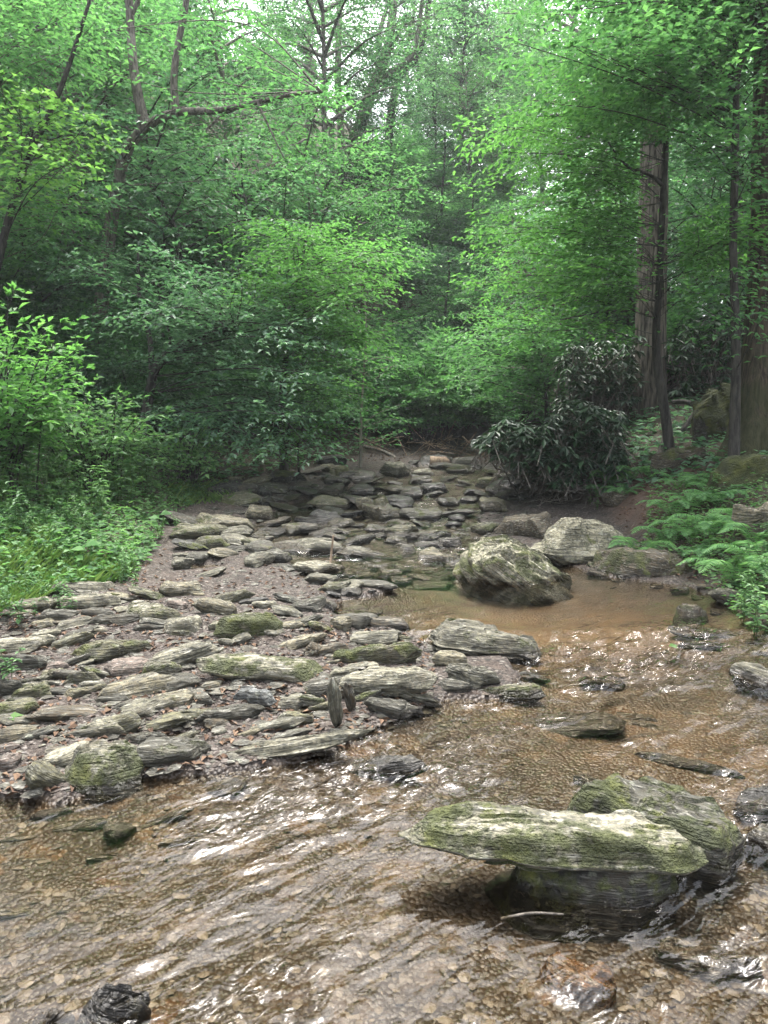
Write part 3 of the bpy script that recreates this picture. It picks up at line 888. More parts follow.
R_(718, 652, 812, 702, 14, .5, .05, 'grey', BO, 'big smooth grey boulder at the stream side with a yellow leaf on its edge', 'big smooth grey boulder', K=110)
R_(738, 644, 790, 660, 0, .4, .0, 'pale', SL, 'low pale stone behind the big smooth grey boulder', 'low pale stone', K=60)
R_(710, 584, 748, 608, 14, .4, .1, 'grey', SL, 'flat grey slab sloping into the pool below the ferns', 'grey pool-side slab', K=60)
# tilted striped boulder
hero('big tilted boulder with moss and pale slanting stripes, leaning into the pool', 'tilted striped boulder', (467, 534, 578, 593),
     BO, 151, (1.10, 6.42, .13), .90, .52, .22, .05, math.radians(33), math.radians(27), 190, 'bright', .46, .02, dome=0, under=.0, sink=1.0, ledge=2.2, chips=1, rnd=.25, lump=.7,
     outline=[(-1, .35), (-.75, .95), (.2, .95), (1, .6), (1, -.6), (.5, -1), (-.7, -.9), (-1, -.4)])
hero('big pale tan boulder with a shadowed underside above the pool', 'big pale tan boulder', (532, 510, 632, 554),
     BO, 163, (1.83, 7.15, .25), .92, .56, .30, .1, .03, .08, 170, 'bright', .26, .0, under=.55, sink=.5, rnd=.5, lump=1.3, chips=5, dome=.75,
     outline=[(-1, -.1), (-.7, .6), (0, 1), (.8, .8), (1, .1), (.75, -.7), (.1, -1), (-.7, -.8)])
R_(488, 508, 556, 543, -10, .6, .22, 'brown', BO, 'rough brown boulder behind the tilted striped boulder', 'rough brown boulder', K=100, lump=1.5)
R_(466, 518, 502, 538, -12, .55, .5, 'olive', BO, 'mossy knob stone beside the rough brown boulder', 'mossy knob stone', K=66)
R_(586, 539, 692, 583, 4, .45, .42, 'brown', BO, 'broad low boulder with a moss cap and brown side at the pool edge', 'broad moss capped boulder', K=140, seed=171, dmax=.6, pitch=.1, dome=.6, rnd=.6)
R_(536, 550, 572, 570, 14, .5, 0, 'grey', RO, 'grey wedge lodged under the big pale tan boulder', 'grey lodged wedge', K=54)
R_(702, 441, 786, 492, -22, .85, .80, 'olive', BO, 'large moss covered boulder with slanting layers on the fern bank', 'large mossy bank boulder', K=140, seed=181, dmax=.6, pitch=.15, dome=.6, rnd=.6, ledge=1.6)
R_(654, 440, 712, 472, -14, .5, .40, 'brown', BO, 'brown sloping boulder with a mossy side by the leaning stem', 'brown sloping bank boulder', K=90, dmax=.45, pitch=.3)
R_(733, 500, 800, 542, -8, .5, .12, 'tan', BO, 'pale flat boulder among the ferns', 'pale boulder among ferns', K=90, dmax=.5, pitch=.2)
R_(600, 490, 640, 506, 0, .5, .1, 'brown', RO, 'low brown rock in the bare earth of the bank', 'low bare-earth rock', K=54)
# --- the upper bar and rapids
R_(293, 536, 347, 560, 4, .55, .15, 'grey', SL, 'thick grey slab standing proud above the cream slab', 'thick proud slab', K=80, under=.3)
R_(283, 553, 346, 579, 10, .5, .02, 'pale', SL, 'bright cream slab dipping to the rapids beside a dead stick', 'bright cream slab', K=90)
R_(337, 540, 400, 564, 12, .5, .12, 'grey', SL, 'wet-footed grey slab with a pale back in the rapids', 'pale backed rapids slab', K=90)
R_(270, 534, 332, 552, -5, .5, .15, 'grey', SL, 'long grey slab behind the thick proud slab', 'long grey slab', K=80)
R_(254, 512, 296, 529, -13, .5, .1, 'brown', SL, 'brown lens slab rising to the channel', 'brown lens slab', K=64)
R_(241, 503, 274, 521, 8, .5, .08, 'tan', BO, 'pale tan boulder on the upper bar', 'pale tan boulder', K=60)
R_(198, 511, 251, 531, 6, .45, .35, 'tan', SL, 'broad pale mossy slab on the upper bar', 'broad pale mossy slab', K=76)
R_(160, 504, 205, 526, 20, .45, .1, 'dark', SL, 'dark slab slanting out of the weeds', 'dark slab in the weeds', K=66)
R_(168, 520, 228, 540, 3, .55, .45, 'olive', SL, 'mossy shelf below the dark slanting slab', 'mossy shelf', K=76)
R_(207, 543, 242, 559, 12, .5, 0, 'tan', BO, 'clean tan stone by the wet flat slab', 'clean tan stone', K=56)
R_(184, 549, 220, 566, 6, .5, .15, 'dark', RO, 'dark layered stone left dry by the old pool', 'dark layered stone', K=56)
R_(194, 563, 232, 578, -14, .4, 0, 'grey', SL, 'grey slab slanting out of the small old pool', 'grey old pool slab', K=54)
R_(192, 534, 228, 550, -3, .5, .4, 'olive', RO, 'olive mossy stone behind the clean tan stone', 'olive mossy stone', K=54)
R_(234, 535, 264, 546, 4, .5, .4, 'olive', RO, 'small moss topped stone on the upper bar', 'small moss topped stone', K=46)
R_(238, 549, 276, 569, -6, .25, .05, 'grey', SL, 'flat wet sheet of rock at the head of the gravel', 'flat wet sheet', K=60, wetm=.08)
R_(308, 494, 359, 511, 3, .55, .35, 'olive', BO, 'mossy boulder on the far shaded shore', 'far shaded mossy boulder', K=66)
R_(394, 505, 452, 522, 4, .6, .38, 'dark', BO, 'dark boulder with a mossy top beside the small falls', 'dark moss topped falls boulder', K=76)
R_(413, 546, 459, 572, 6, .55, .38, 'tan', BO, 'pale mossy boulder in the middle of the rapids', 'pale mossy rapids boulder', K=70)
R_(440, 553, 478, 577, -14, .5, .2, 'dark', RO, 'dark rock behind the tilted striped boulder in the rapids', 'dark rapids rock', K=60)
R_(397, 545, 416, 558, 0, .5, .3, 'dark', RO, 'small dark round rock in the rapids', 'small dark round rock', K=40, rnd=.6)
R_(394, 559, 428, 574, 4, .4, .1, 'brown', SL, 'brown slab with water sheeting over it', 'brown sheeted slab', K=50, wetm=.1)
R_(371, 497, 391, 516, 4, .6, .45, 'olive', RO, 'small mossy upright rock by the falls', 'small mossy upright rock', K=44)
R_(356, 498, 373, 511, -4, .5, .15, 'tan', RO, 'small pale rock by the falls', 'small pale falls rock', K=40)
R_(404, 578, 456, 591, -4, .4, 0, 'dark', SL, 'dark flat slab at the head of the pool', 'dark pool head slab', K=60, wetm=.06)
R_(346, 577, 402, 591, 3, .4, .1, 'dark', SL, 'long dark slab beside the side pool inlet', 'long dark inlet slab', K=60)
R_(304, 569, 342, 586, 10, .5, .15, 'grey', SL, 'grey slab below the bright cream slab', 'grey slab below the cream one', K=50)
R_(377, 462, 411, 478, 2, .6, .2, 'grey', BO, 'square grey boulder at the far end of the stream', 'far square boulder', K=50)
R_(408, 469, 437, 478, 0, .5, 0, 'pale', SL, 'pale slab by the fallen log at the far end', 'far pale slab', K=44)
R_(472, 476, 510, 491, -4, .6, .45, 'olive', BO, 'mossy boulder at the far stream head', 'far mossy boulder', K=54)
R_(500, 464, 520, 474, 0, .6, .45, 'olive', RO, 'small mossy rock beside the far brush pile', 'far small mossy rock', K=36)
R_(452, 458, 478, 468, 0, .6, .1, 'dark', RO, 'dark rock at the foot of the far brown bank', 'far dark rock', K=36)
N_TRACED = len(ROCKS)

# --- the many smaller rocks between them, each named after the nearest one above
def inside(px, py, poly):
    c = False
    for k in range(len(poly)):
        (ax, ay), (bx, by) = poly[k], poly[(k + 1) % len(poly)]
        if (ay > py) != (by > py) and px < (bx - ax) * (py - ay) / (by - ay) + ax:
            c = not c
    return c

ZONES = [  # polygon, how many, widths, height ratio, tones, moss, lowered, categories
    ([(325, 466), (520, 464), (535, 500), (470, 535), (300, 522), (215, 500), (215, 487)], 80, (15, 44), .36, ['dark', 'black', 'black', 'dark', 'olive'], (.1, .55), 0),
    ([(170, 522), (300, 520), (420, 530), (470, 560), (470, 585), (335, 600), (240, 545), (180, 575)], 74, (11, 38), .40, ['grey', 'dark', 'dark', 'black', 'olive'], (0, .45), 0),
    ([(0, 612), (120, 590), (225, 600), (330, 600), (430, 650), (420, 700), (330, 730), (0, 770)], 92, (13, 48), .40, ['grey', 'dark', 'dark', 'pale', 'pink', 'olive', 'tan', 'brown', 'olive'], (0, .42), 0),
    ([(0, 812), (200, 800), (260, 850), (150, 900), (0, 950)], 13, (34, 80), .36, ['tan', 'tan', 'olive'], (0, 0), -.02),
    ([(570, 545), (640, 580), (700, 590), (768, 640), (740, 655), (690, 600), (600, 590)], 10, (9, 22), .5, ['brown', 'grey', 'dark'], (0, .2), 0),
    ([(600, 690), (760, 705), (760, 760), (620, 745)], 9, (26, 60), .33, ['brown', 'tan'], (0, 0), -.05),
]
boxes = [r[2] for r in ROCKS]
fill = []
for zi, (poly, n, (wa, wb), hr, tones, (m0, m1), low_) in enumerate(ZONES):
    xs, ys = [p[0] for p in poly], [p[1] for p in poly]
    made = tries = 0
    while made < n and tries < 6000:
        tries += 1
        px, py = random.uniform(min(xs), max(xs)), random.uniform(min(ys), max(ys))
        if not inside(px, py, poly): continue
        w = wa + (wb - wa) * random.random() ** 1.8
        if zi == 0: w *= .7 + .6 * (py - 464) / 60
        hgt = w * hr * random.uniform(.75, 1.25)
        b = (px - w / 2, py - hgt, px + w / 2, py)
        bad = False
        for (a0, a1, a2, a3) in boxes:
            ox = min(b[2], a2) - max(b[0], a0); oy = min(b[3], a3) - max(b[1], a1)
            if ox > 0 and oy > 0 and ox * oy > (.55 if zi in (0, 1, 2) else .3) * w * hgt: bad = True; break
        if bad: continue
        tone = random.choice(tones)
        o = frame_rock(*b, random.uniform(-16, 16), random.uniform(.4, .6), random.uniform(m0, m1), tone, RO, '', None, dz=low_ or (.03 if zi == 0 else .015 if zi == 1 else 0), K=int(np.clip(w * 1.3, 16, 60)),
                       seed=int(px * 31 + py * 17), wetm=.25 if low_ else .16 if zi == 0 else .06 if zi == 1 else .03, rnd=random.uniform(.15, .4), pitch=random.uniform(-.1, .22))
        boxes.append(b); made += 1
        fill.append((o, tone, b, zi, low_))
WORD = {'dark': 'dark grey', 'black': 'blackish', 'olive': 'olive mossy', 'grey': 'grey', 'brown': 'brown', 'tan': 'tan', 'pale': 'pale', 'pink': 'pinkish'}
byk = {}
low_by = {f_[0].name: f_[4] for f_ in fill}
for o, tone, b, zi, low_ in fill:
    cx, cyy = (b[0] + b[2]) / 2, b[3]
    best = None
    for (ro, ref, rb) in ROCKS[:N_TRACED]:
        dx = max(rb[0] - cx, 0, cx - rb[2]); dy = max(rb[1] - cyy, 0, cyy - rb[3])
        dd = dx * dx + (dy * 2.2) ** 2
        if best is None or dd < best[0]: best = (dd, ref, rb)
    _, ref, rb = best
    mx = (cx - (rb[0] + rb[2]) / 2) / (rb[2] - rb[0]); my = (cyy - (rb[1] + rb[3]) / 2) / (rb[3] - rb[1] + 4)
    rel = ('to the right of' if mx > 0 else 'to the left of') if abs(mx) > abs(my) else ('in front of' if my > 0 else 'behind')
    kind = 'sunken stone' if low_ else 'stone'
    byk.setdefault((WORD[tone], kind, rel, ref), []).append((b[2] - b[0], o))
for (tw, kind, rel, ref), L_ in byk.items():
    L_.sort(key=lambda a: -a[0])
    for k, (w, o) in enumerate(L_):
        if len(L_) == 1: pre = 'small'
        elif len(L_) == 2: pre = ('larger', 'smaller')[k]
        else: pre = 'largest' if k == 0 else 'smallest' if k == len(L_) - 1 else ('second largest', 'third largest', 'fourth largest', 'fifth largest', 'sixth largest', 'seventh largest', 'eighth largest')[k - 1]
        tag(o, f'{pre} {tw} {kind} {rel} the {ref}', 'stone', 'smaller stones of the creek bed' if not low_by[o.name] else 'sunken stones in the near water')

# --- loose pebbles and dead leaves nobody could count
def scatter_px(n, poly, f=ground):
    xs, ys = [p[0] for p in poly], [p[1] for p in poly]
    out = []
    while len(out) < n:
        px, py = random.uniform(min(xs), max(xs)), random.uniform(min(ys), max(ys))
        if inside(px, py, poly): out.append((px, py))
    return out

def ray_many(pts):
    pts = np.asarray(pts, float)
    dx, dy = (pts[:, 0] - 384) / FPX, -(pts[:, 1] - 512) / FPX
    d = np.stack([dx, CP + dy * SP, -SP + dy * CP], 1)
    Y = np.full(len(pts), 3.0)
    lo, hi = np.full(len(pts), .7), np.full(len(pts), 26.)
    for _ in range(26):
        Y = (lo + hi) / 2
        below = CAM_H + d[:, 2] / d[:, 1] * Y < ground(d[:, 0] / d[:, 1] * Y, Y)
        hi = np.where(below, Y, hi); lo = np.where(below, lo, Y)
    X = d[:, 0] / d[:, 1] * Y
    return np.stack([X, Y, ground(X, Y)], 1)

ICO = None
def pebbles(name, pts, s0, s1, mat, flat=.5, label=None, seed=0):
    R = np.random.default_rng(seed)
    base = np.array([[1, 0, 0], [.5, .8, 0], [-.45, .85, 0], [-1, .05, 0], [-.5, -.85, 0], [.55, -.8, 0], [.25, .1, .7], [-.3, -.1, .65], [0, .4, .6], [0, 0, -.7]])
    tri = np.array([[0, 1, 6], [1, 8, 6], [1, 2, 8], [2, 7, 8], [2, 3, 7], [3, 4, 7], [4, 6, 7], [4, 5, 6], [5, 0, 6], [6, 8, 7], [1, 0, 9], [2, 1, 9], [3, 2, 9], [4, 3, 9], [5, 4, 9], [0, 5, 9]])
    n = len(pts)
    s = s0 + (s1 - s0) * R.random(n) ** 3
    a = R.uniform(0, 6.28, n)
    V = base[None] * (1 + .35 * R.normal(size=(n, 10, 3)).clip(-1, 1) * .6)
    V = V * np.stack([s, s * R.uniform(.55, .95, n), s * flat * R.uniform(.4, 1, n)], 1)[:, None, :]
    c, sn = np.cos(a)[:, None], np.sin(a)[:, None]
    V = np.stack([V[..., 0] * c - V[..., 1] * sn, V[..., 0] * sn + V[..., 1] * c, V[..., 2] + R.normal(size=(n, 1)) * .15 * V[..., 0]], -1)
    V = V + pts[:, None, :] + np.array([0, 0, .001])
    T = (tri[None] + np.arange(n)[:, None, None] * 10).reshape(-1, 3)
    o = link(name, new_mesh(name, V.reshape(-1, 3), [T], False), mat)
    return tag(o, label, 'pebbles', None, 'stuff')

bar = [(0, 600), (130, 585), (230, 560), (300, 570), (340, 600), (440, 650), (430, 710), (330, 750), (230, 765), (0, 800)]
pts = ray_many(scatter_px(15000, bar) + scatter_px(2500, [(180, 520), (330, 520), (420, 560), (340, 600), (230, 570)]))
pebbles('gravel', pts, .004, .020, M['pebble'], .55, 'loose purple brown gravel covering the bar between the slabs', 2)
pts = ray_many(scatter_px(1500, bar))
pebbles('gravel_stones', pts, .014, .06, M['rock'], .42, 'scattered flat stones lying loose on the gravel bar', 3).color = (.19, .18, .155, .12)
pts = ray_many(scatter_px(3200, [(-20, 800), (250, 770), (440, 700), (620, 640), (768, 640), (790, 1040), (-20, 1040)]))
pebbles('streambed_stones', pts, .006, .026, M['bedstone'], .35, 'brown pebbles on the stream bed under the shallow water', 4)
pts = ray_many(scatter_px(2600, [(215, 490), (330, 468), (520, 462), (540, 500), (470, 590), (330, 590), (200, 540)]))
pebbles('rapids_stones', pts, .02, .085, M['rock'], .5, 'small dark broken stones filling the far rapids', 5).color = (.085, .082, .066, .3)

def litter(name, pts, s0, s1, label, seed):
    R = np.random.default_rng(seed)
    g = Geo(); n = len(pts)
    a = R.uniform(0, 6.28, n)
    ax = np.stack([np.cos(a), np.sin(a), R.normal(size=n) * .15], 1)
    nr = np.array([0, 0, 1.]) + R.normal(size=(n, 3)) * .25
    ln = R.uniform(s0, s1, n)
    leaves(g, pts + np.array([0, 0, .006]), ax, nr, ln, ln * .5, .3, .45, .1)
    return tag(link(name, g.mesh(name), M['litter']), label, 'leaves', None, 'stuff')
litter('leaf_litter', ray_many(scatter_px(1700, bar) + scatter_px(900, [(590, 560), (620, 500), (665, 460), (768, 480), (768, 630), (690, 580)])
       + scatter_px(900, [(340, 462), (390, 440), (520, 446), (520, 462)]) + scatter_px(500, [(0, 560), (160, 530), (170, 590), (0, 640)])), .025, .06,
       'scattered brown dead leaves on gravel and banks', 8)
# ------------------------------------------------------------------ trees and plants
UP = np.array([0, 0, 1.])

def spray(gl, gw, P, R, leafy=.75, W=.6, ls=.085, lw=.5, lsp=.055, dsp=.10, r0=.012, r1=.003, droop=.12, tilt=.22, sides=4, wood=True, jit=.25):
    """a limb and its flat fan of alternate twigs and leaves"""
    P = np.asarray(P, float)
    seg = np.linalg.norm(np.diff(P, axis=0), axis=1).sum()
    n = max(6, int(seg / .18))
    C = spline(P, n)
    if wood:
        tube(gw, C, r0, r1, sides)
    cum = np.concatenate([[0], np.cumsum(np.linalg.norm(np.diff(C, axis=0), axis=1))])
    Lf = cum[-1] * leafy
    nt = max(3, int(Lf / dsp))
    s = cum[-1] - Lf + Lf * (np.arange(nt) + R.uniform(-.3, .3, nt)) / nt
    s = np.clip(s, 0, cum[-1])
    B = np.stack([np.interp(s, cum, C[:, k]) for k in range(3)], 1)
    T = np.stack([np.interp(s, cum, np.gradient(C[:, k], cum)) for k in range(3)], 1)
    T /= np.linalg.norm(T, axis=1)[:, None] + 1e-9
    sd = np.cross(T, UP)
    sd /= np.linalg.norm(sd, axis=1)[:, None] + 1e-9
    sgn = np.where(np.arange(nt) % 2 == 0, 1, -1)[:, None]
    tt = (s - (cum[-1] - Lf)) / max(Lf, 1e-6)
    fw = R.uniform(.45, .95, nt)[:, None]
    D = T * fw + sd * sgn + R.normal(size=(nt, 3)) * np.array([.15, .15, jit])
    D /= np.linalg.norm(D, axis=1)[:, None]
    ln = W * (.35 + .9 * np.sin(np.pi * np.clip(.12 + .80 * tt, 0, 1))) * R.uniform(.6, 1.15, nt)
    m = max(2, int(W * 1.25 / lsp))
    u = (np.arange(m) + .6) / m
    q = u[None, :] * (W * 1.25)
    ok = q < ln[:, None]
    pos = B[:, None, :] + D[:, None, :] * q[..., None] - UP * (droop * q ** 2 / max(W, .1))[..., None]
    ax = D[:, None, :] * .75 + np.cross(D, UP)[:, None, :] * np.where(np.arange(m) % 2 == 0, .7, -.7)[None, :, None]
    ax = ax + R.normal(size=ax.shape) * .2 - UP * .12
    nr = UP + R.normal(size=ax.shape) * tilt
    pos, ax, nr = pos[ok], ax[ok], nr[ok]
    pos = pos + R.normal(size=pos.shape) * np.array([.012, .012, .018])
    sz = ls * R.uniform(.65, 1.15, len(pos))
    leaves(gl, pos, ax, nr, sz, sz * lw, .18)
    # the limb's own tip leaves
    k = 5
    leaves(gl, np.repeat(C[-1:], k, 0), np.repeat(T[-1:], k, 0) + R.normal(size=(k, 3)) * .5, UP + R.normal(size=(k, 3)) * .2, ls, ls * lw, .18)
    return C

def thin_leaves(gl, test):
    """leaves out those leaves for which test(points) holds (4 vertices, 2 triangles each)"""
    V = np.concatenate(gl.V)
    keep = ~test(V.reshape(-1, 4, 3)[:, 0])
    n = int(keep.sum())
    gl.V = [V.reshape(-1, 4, 3)[keep].reshape(-1, 3)]
    i = np.arange(n)[:, None] * 4
    gl.T = [np.concatenate([i + np.array([[0, 3, 2]]), i + np.array([[0, 2, 1]])], 0)]
    gl.n = 4 * n

def trunk_lane(p):                      # the clear lane between the stream and the big straight trunk
    s = (p[:, 0] - 4.25 * p[:, 1] / 12.3) / (p[:, 1] / 12.3)
    zz = CAM_H + (p[:, 2] - CAM_H) / p[:, 1] * 12.3
    r = np.random.default_rng(3).random(len(p))
    return (np.abs(s) < .36) & (p[:, 1] < 12) & (zz < 5.6) & (zz > 1.0) & (r < .93)

def finish_tree(name, gw, gl, base, label, cat, group, bark, leaf):
    if name in ('leaning_stem', 'overhanging_beech'):
        thin_leaves(gl, trunk_lane)
    r = tag(empty(name, base), label, cat, group)
    link('trunk', gw.mesh('trunk', True, base), M[bark], r)
    if not gl.empty():
        link('crown', gl.mesh('crown', False, base), M[leaf], r)
    return r

def placed_tree(name, label, cat, path, r0, r1, ends, bark='bark', leaf='beech', seed=0, group=None, flare=.5, sides=10, sag=.35, limb_r=.02, rise=.25, sink=.15, fluted=0., extra=None, **kw):
    """a tree whose trunk follows given sight lines at given distances and whose limbs reach to given ends"""
    R = np.random.default_rng(seed)
    Pt = [at(*p) for p in path]
    Pt[0][2] = gz(Pt[0][0], Pt[0][1]) - sink
    base = Pt[0] + np.array([0, 0, sink])
    C = spline(Pt, max(16, int(np.linalg.norm(Pt[-1] - Pt[0]) / .25)))
    gw, gl = Geo(), Geo()
    tube(gw, C, r0, r1, sides, .07, flare, seed, fluted)
    skip = kw.pop('avoid', None)
    for (pth, a, b) in (extra or []):
        Q = [at(*p) for p in pth]
        tube(gw, spline(Q, 22), a, b, 7, .06, 0, seed)
    hz = C[:, 2]
    for e in ends:
        E = at(*e)
        hd = np.linalg.norm(E[:2] - C[-1, :2])
        z0 = np.clip(E[2] - rise * hd + R.uniform(-.2, .2), hz[len(hz) // 7], hz[-1])
        k = int(np.argmin(np.abs(hz - z0)))
        A = C[k]
        d = E - A
        mid = A + d * .5 + UP * (sag * .35 * np.linalg.norm(d)) * .5 + R.normal(size=3) * .08 * np.linalg.norm(d) * np.array([1, 1, .4])
        ll = np.linalg.norm(d)
        spray(gl, gw, [A, mid, E], R, leafy=min(.95, kw.get('reach', 1.9) / max(ll, .5)), r0=min(limb_r, r0 * .6) * (.32 + .08 * ll), r1=.004,
              **{k_: v for k_, v in kw.items() if k_ != 'reach'})
    return finish_tree(name, gw, gl, base, label, cat, group, bark, leaf)

def ends_in(poly, n, y0, y1, seed):
    R = random.Random(seed)
    xs, ys = [p[0] for p in poly], [p[1] for p in poly]
    out = []
    while len(out) < n:
        px, py = R.uniform(min(xs), max(xs)), R.uniform(min(ys), max(ys))
        if inside(px, py, poly) and not (622 < px < 684 and py > 120 and y1 < 12): out.append((px, py, R.uniform(y0, y1)))
    return out

def proto_tree(name, h, spread, c0, n, leaf, bark, seed, r0=.16, ls=.13, lsp=.10, dsp=.2, W=.9, lean=.05, tilt=.35, up=.35, label='', cat='tree', group=None, sub=3, lw=.55, shape='round', droop=.15):
    R = np.random.default_rng(seed)
    gw, gl = Geo(), Geo()
    P = [np.array([0, 0, -.3])]
    for k in range(1, 6):
        P.append(np.array([R.normal() * lean * h * k / 5 * .5, R.normal() * lean * h * k / 5 * .5, h * .95 * k / 5]))
    C = spline(P, 26)
    tube(gw, C, r0, .02, 8, .06, .5, seed)
    for i in range(n):
        t = c0 + (1 - c0) * ((i + R.random()) / n)
        k = int(t * 25)
        A = C[min(k, 25)]
        tc = (t - c0) / (1 - c0)
        if shape == 'round': ext = spread * (.45 + .75 * math.sin(math.pi * min(1, .18 + .75 * tc)))
        else: ext = spread * (1.05 - .95 * tc)
        ext *= R.uniform(.6, 1.1)
        az = i * 2.4 + R.uniform(-.5, .5)
        dv = np.array([math.cos(az), math.sin(az), 0])
        el = up * (.4 + tc) if shape == 'round' else -.12 + .3 * tc
        E = A + dv * ext + UP * ext * (el + R.normal() * .12)
        mid = A + (E - A) * .5 + UP * ext * .10
        Cl = spray(gl, gw, [A, mid, E], R, leafy=.7, W=W, ls=ls, lw=lw, lsp=lsp, dsp=dsp, r0=.012 + .018 * ext * r0 / .16, r1=.005, tilt=tilt, droop=droop)
        for j in range(sub):
            q = Cl[int(len(Cl) * R.uniform(.3, .9))]
            a2 = az + R.uniform(-1.2, 1.2)
            e2 = q + np.array([math.cos(a2), math.sin(a2), R.uniform(-.15, .55)]) * ext * R.uniform(.25, .5)
            spray(gl, gw, [q, (q + e2) / 2 + UP * .06, e2], R, leafy=.9, W=W * .9, ls=ls, lw=lw, lsp=lsp, dsp=dsp, r0=.012, r1=.004, tilt=tilt, droop=droop, sides=3)
    r = tag(empty(name, (0, 0, 0)), label, cat, group)
    link('trunk', gw.mesh('trunk', True), M[bark], r)
    link('crown', gl.mesh('crown', False), M[leaf], r)
    return r

class Kind:
    """first use moves the prototype itself, later uses copy it"""
    def __init__(s, r): s.r, s.used = r, False
    def put(s, x, y, rz, sc, label=None, group=None, z=None, sink=.0):
        loc = (x, y, (gz(x, y) if z is None else z) - sink)
        if not s.used:
            s.used = True
            o = s.r
            o.location, o.rotation_euler, o.scale = loc, (0, 0, rz), (sc, sc, sc)
        else:
            o = copy_tree(s.r, loc, rz, sc)
        if label: o['label'] = label
        if group: o['group'] = group
        return o

def shrub(h, spread, n, leaf, seed, ls=.09, lw=.55, W=.4, bark='bark_dark'):
    R = np.random.default_rng(seed)
    gw, gl = Geo(), Geo()
    for i in range(n):
        az = R.uniform(0, 6.28); q = math.sqrt(R.random())
        E = np.array([math.cos(az) * spread * q, math.sin(az) * spread * q, h * R.uniform(.3, 1.0) * (1 - .35 * q * q)])
        A = np.array([R.normal() * .12, R.normal() * .12, -.05])
        mid = A * .5 + E * .5 + np.array([0, 0, h * .18])
        spray(gl, gw, [A, mid, E], R, leafy=.7, W=W, ls=ls, lw=lw, lsp=.06, dsp=.09, r0=.009, r1=.003, tilt=.35)
    return gw, gl

# --- the forest on the slopes
tall = [Kind(proto_tree('broadleaf_tree', 17, 3.7, .14, 40, 'far', 'bark', 201, .19, .19, .12, .25, 1.2, sub=6)),
        Kind(proto_tree('broadleaf_tree', 20, 4.0, .22, 42, 'far', 'bark_pale', 202, .22, .19, .12, .25, 1.2, sub=6)),
        Kind(proto_tree('broadleaf_tree', 14, 3.5, .08, 36, 'beech', 'bark', 203, .15, .17, .115, .23, 1.1, sub=6))]
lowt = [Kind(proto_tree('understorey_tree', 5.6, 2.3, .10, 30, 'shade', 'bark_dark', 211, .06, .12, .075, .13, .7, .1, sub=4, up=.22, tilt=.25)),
        Kind(proto_tree('understorey_tree', 6.6, 2.5, .08, 32, 'beech', 'bark', 212, .07, .12, .075, .13, .75, .1, sub=4, up=.22, tilt=.25))]
hem = [None,
       Kind(proto_tree('hemlock_tree', 5, 2.0, .04, 40, 'hemlock', 'bark_dark', 222, .07, .10, .05, .085, .45, .03, sub=4, lw=.3, shape='cone', tilt=.4, droop=.4))]

RT = random.Random(77)
rows = [(17, 3.2), (21, 3.5), (26, 3.8), (32, 4.2), (39, 4.8), (47, 5.4), (57, 6.2), (70, 7)]
for (Y0, stp) in rows:
    half = Y0 * .56 + 3.5
    x = -half + RT.uniform(0, stp)
    while x < half:
        X_, Y_ = x + RT.uniform(-.9, .9), Y0 + RT.uniform(-1.5, 1.5)
        x += stp
        dl, dr = bank_d(X_, Y_)
        dd = max(float(dl), float(dr))
        pxs = 384 + X_ / Y_ * FPX
        if dd < 1.6: continue
        if Y_ < 24 and 350 < pxs < 480: continue                   # the gap the creek keeps open
        if Y_ < 24 and (630 < pxs < 790): continue
        if Y0 < 23 and RT.random() < .35: continue
        side = 'left' if pxs < 330 else 'right' if pxs > 500 else 'middle'
        depth = 'near edge of the forest' if Y_ < 24 else 'middle slope' if Y_ < 42 else 'far upper slope'
        where = {'left': 'grassy-bank side', 'right': 'fern-bank side', 'middle': 'valley head'}[side]
        k = RT.choice([0, 1, 2, 2, 0])
        sc = RT.uniform(.82, 1.12)
        sc = min(sc, (math.tan(math.radians(22 if side == 'middle' and pxs < 445 else 26 if side == 'middle' else 25 if 215 < pxs < 300 else 34)) * Y_ + 1.5 - gz(X_, Y_)) / 18)
        if sc < .35: continue
        nm = ['tree with a broad leafy crown', 'tall pale barked tree with a high crown', 'tree leafy almost to the ground'][k]
        tall[k].put(X_, Y_, RT.uniform(0, 6.28), sc, f'{nm} on the {depth}, {where}'.replace('a broad leafy', 'a broad').replace('tall pale barked tree with a high crown', 'tall pale barked tree'), f'forest trees on the {depth}, {where}')
for (px, Y_, k, sc) in [(30, 13.5, 0, 1.0), (95, 15.5, 1, 1.0), (170, 13.8, 0, .95), (240, 15.2, 0, .9), (300, 16.5, 1, .95), (345, 19, 1, .8), (20, 17.5, 1, 1.1), (130, 19, 0, 1.1), (215, 19.5, 1, 1.05),
                        (560, 17, 1, .8), (600, 15, 0, .8), (690, 15.5, 0, .95), (735, 13.5, 0, .9), (640, 18.5, 1, 1.0), (775, 17, 1, 1.0), (520, 20.5, 1, .75), (800, 12.5, 0, 1.0)]:
    X_ = (px - 384) / FPX * Y_
    wd = 'dark layered' if k == 0 else 'green spreading'
    if px < 390: wh = 'shaded ground behind the weeds' if px < 130 else 'shaded slope above the far slabs'
    else: wh = 'slope behind the rhododendron' if px < 660 else 'dim slope behind the big trunks'
    lowt[k].put(X_, Y_, RT.uniform(0, 6.28), sc, f'{wd} understorey tree on the {wh}', f'{wd} understorey trees on the {wh}')
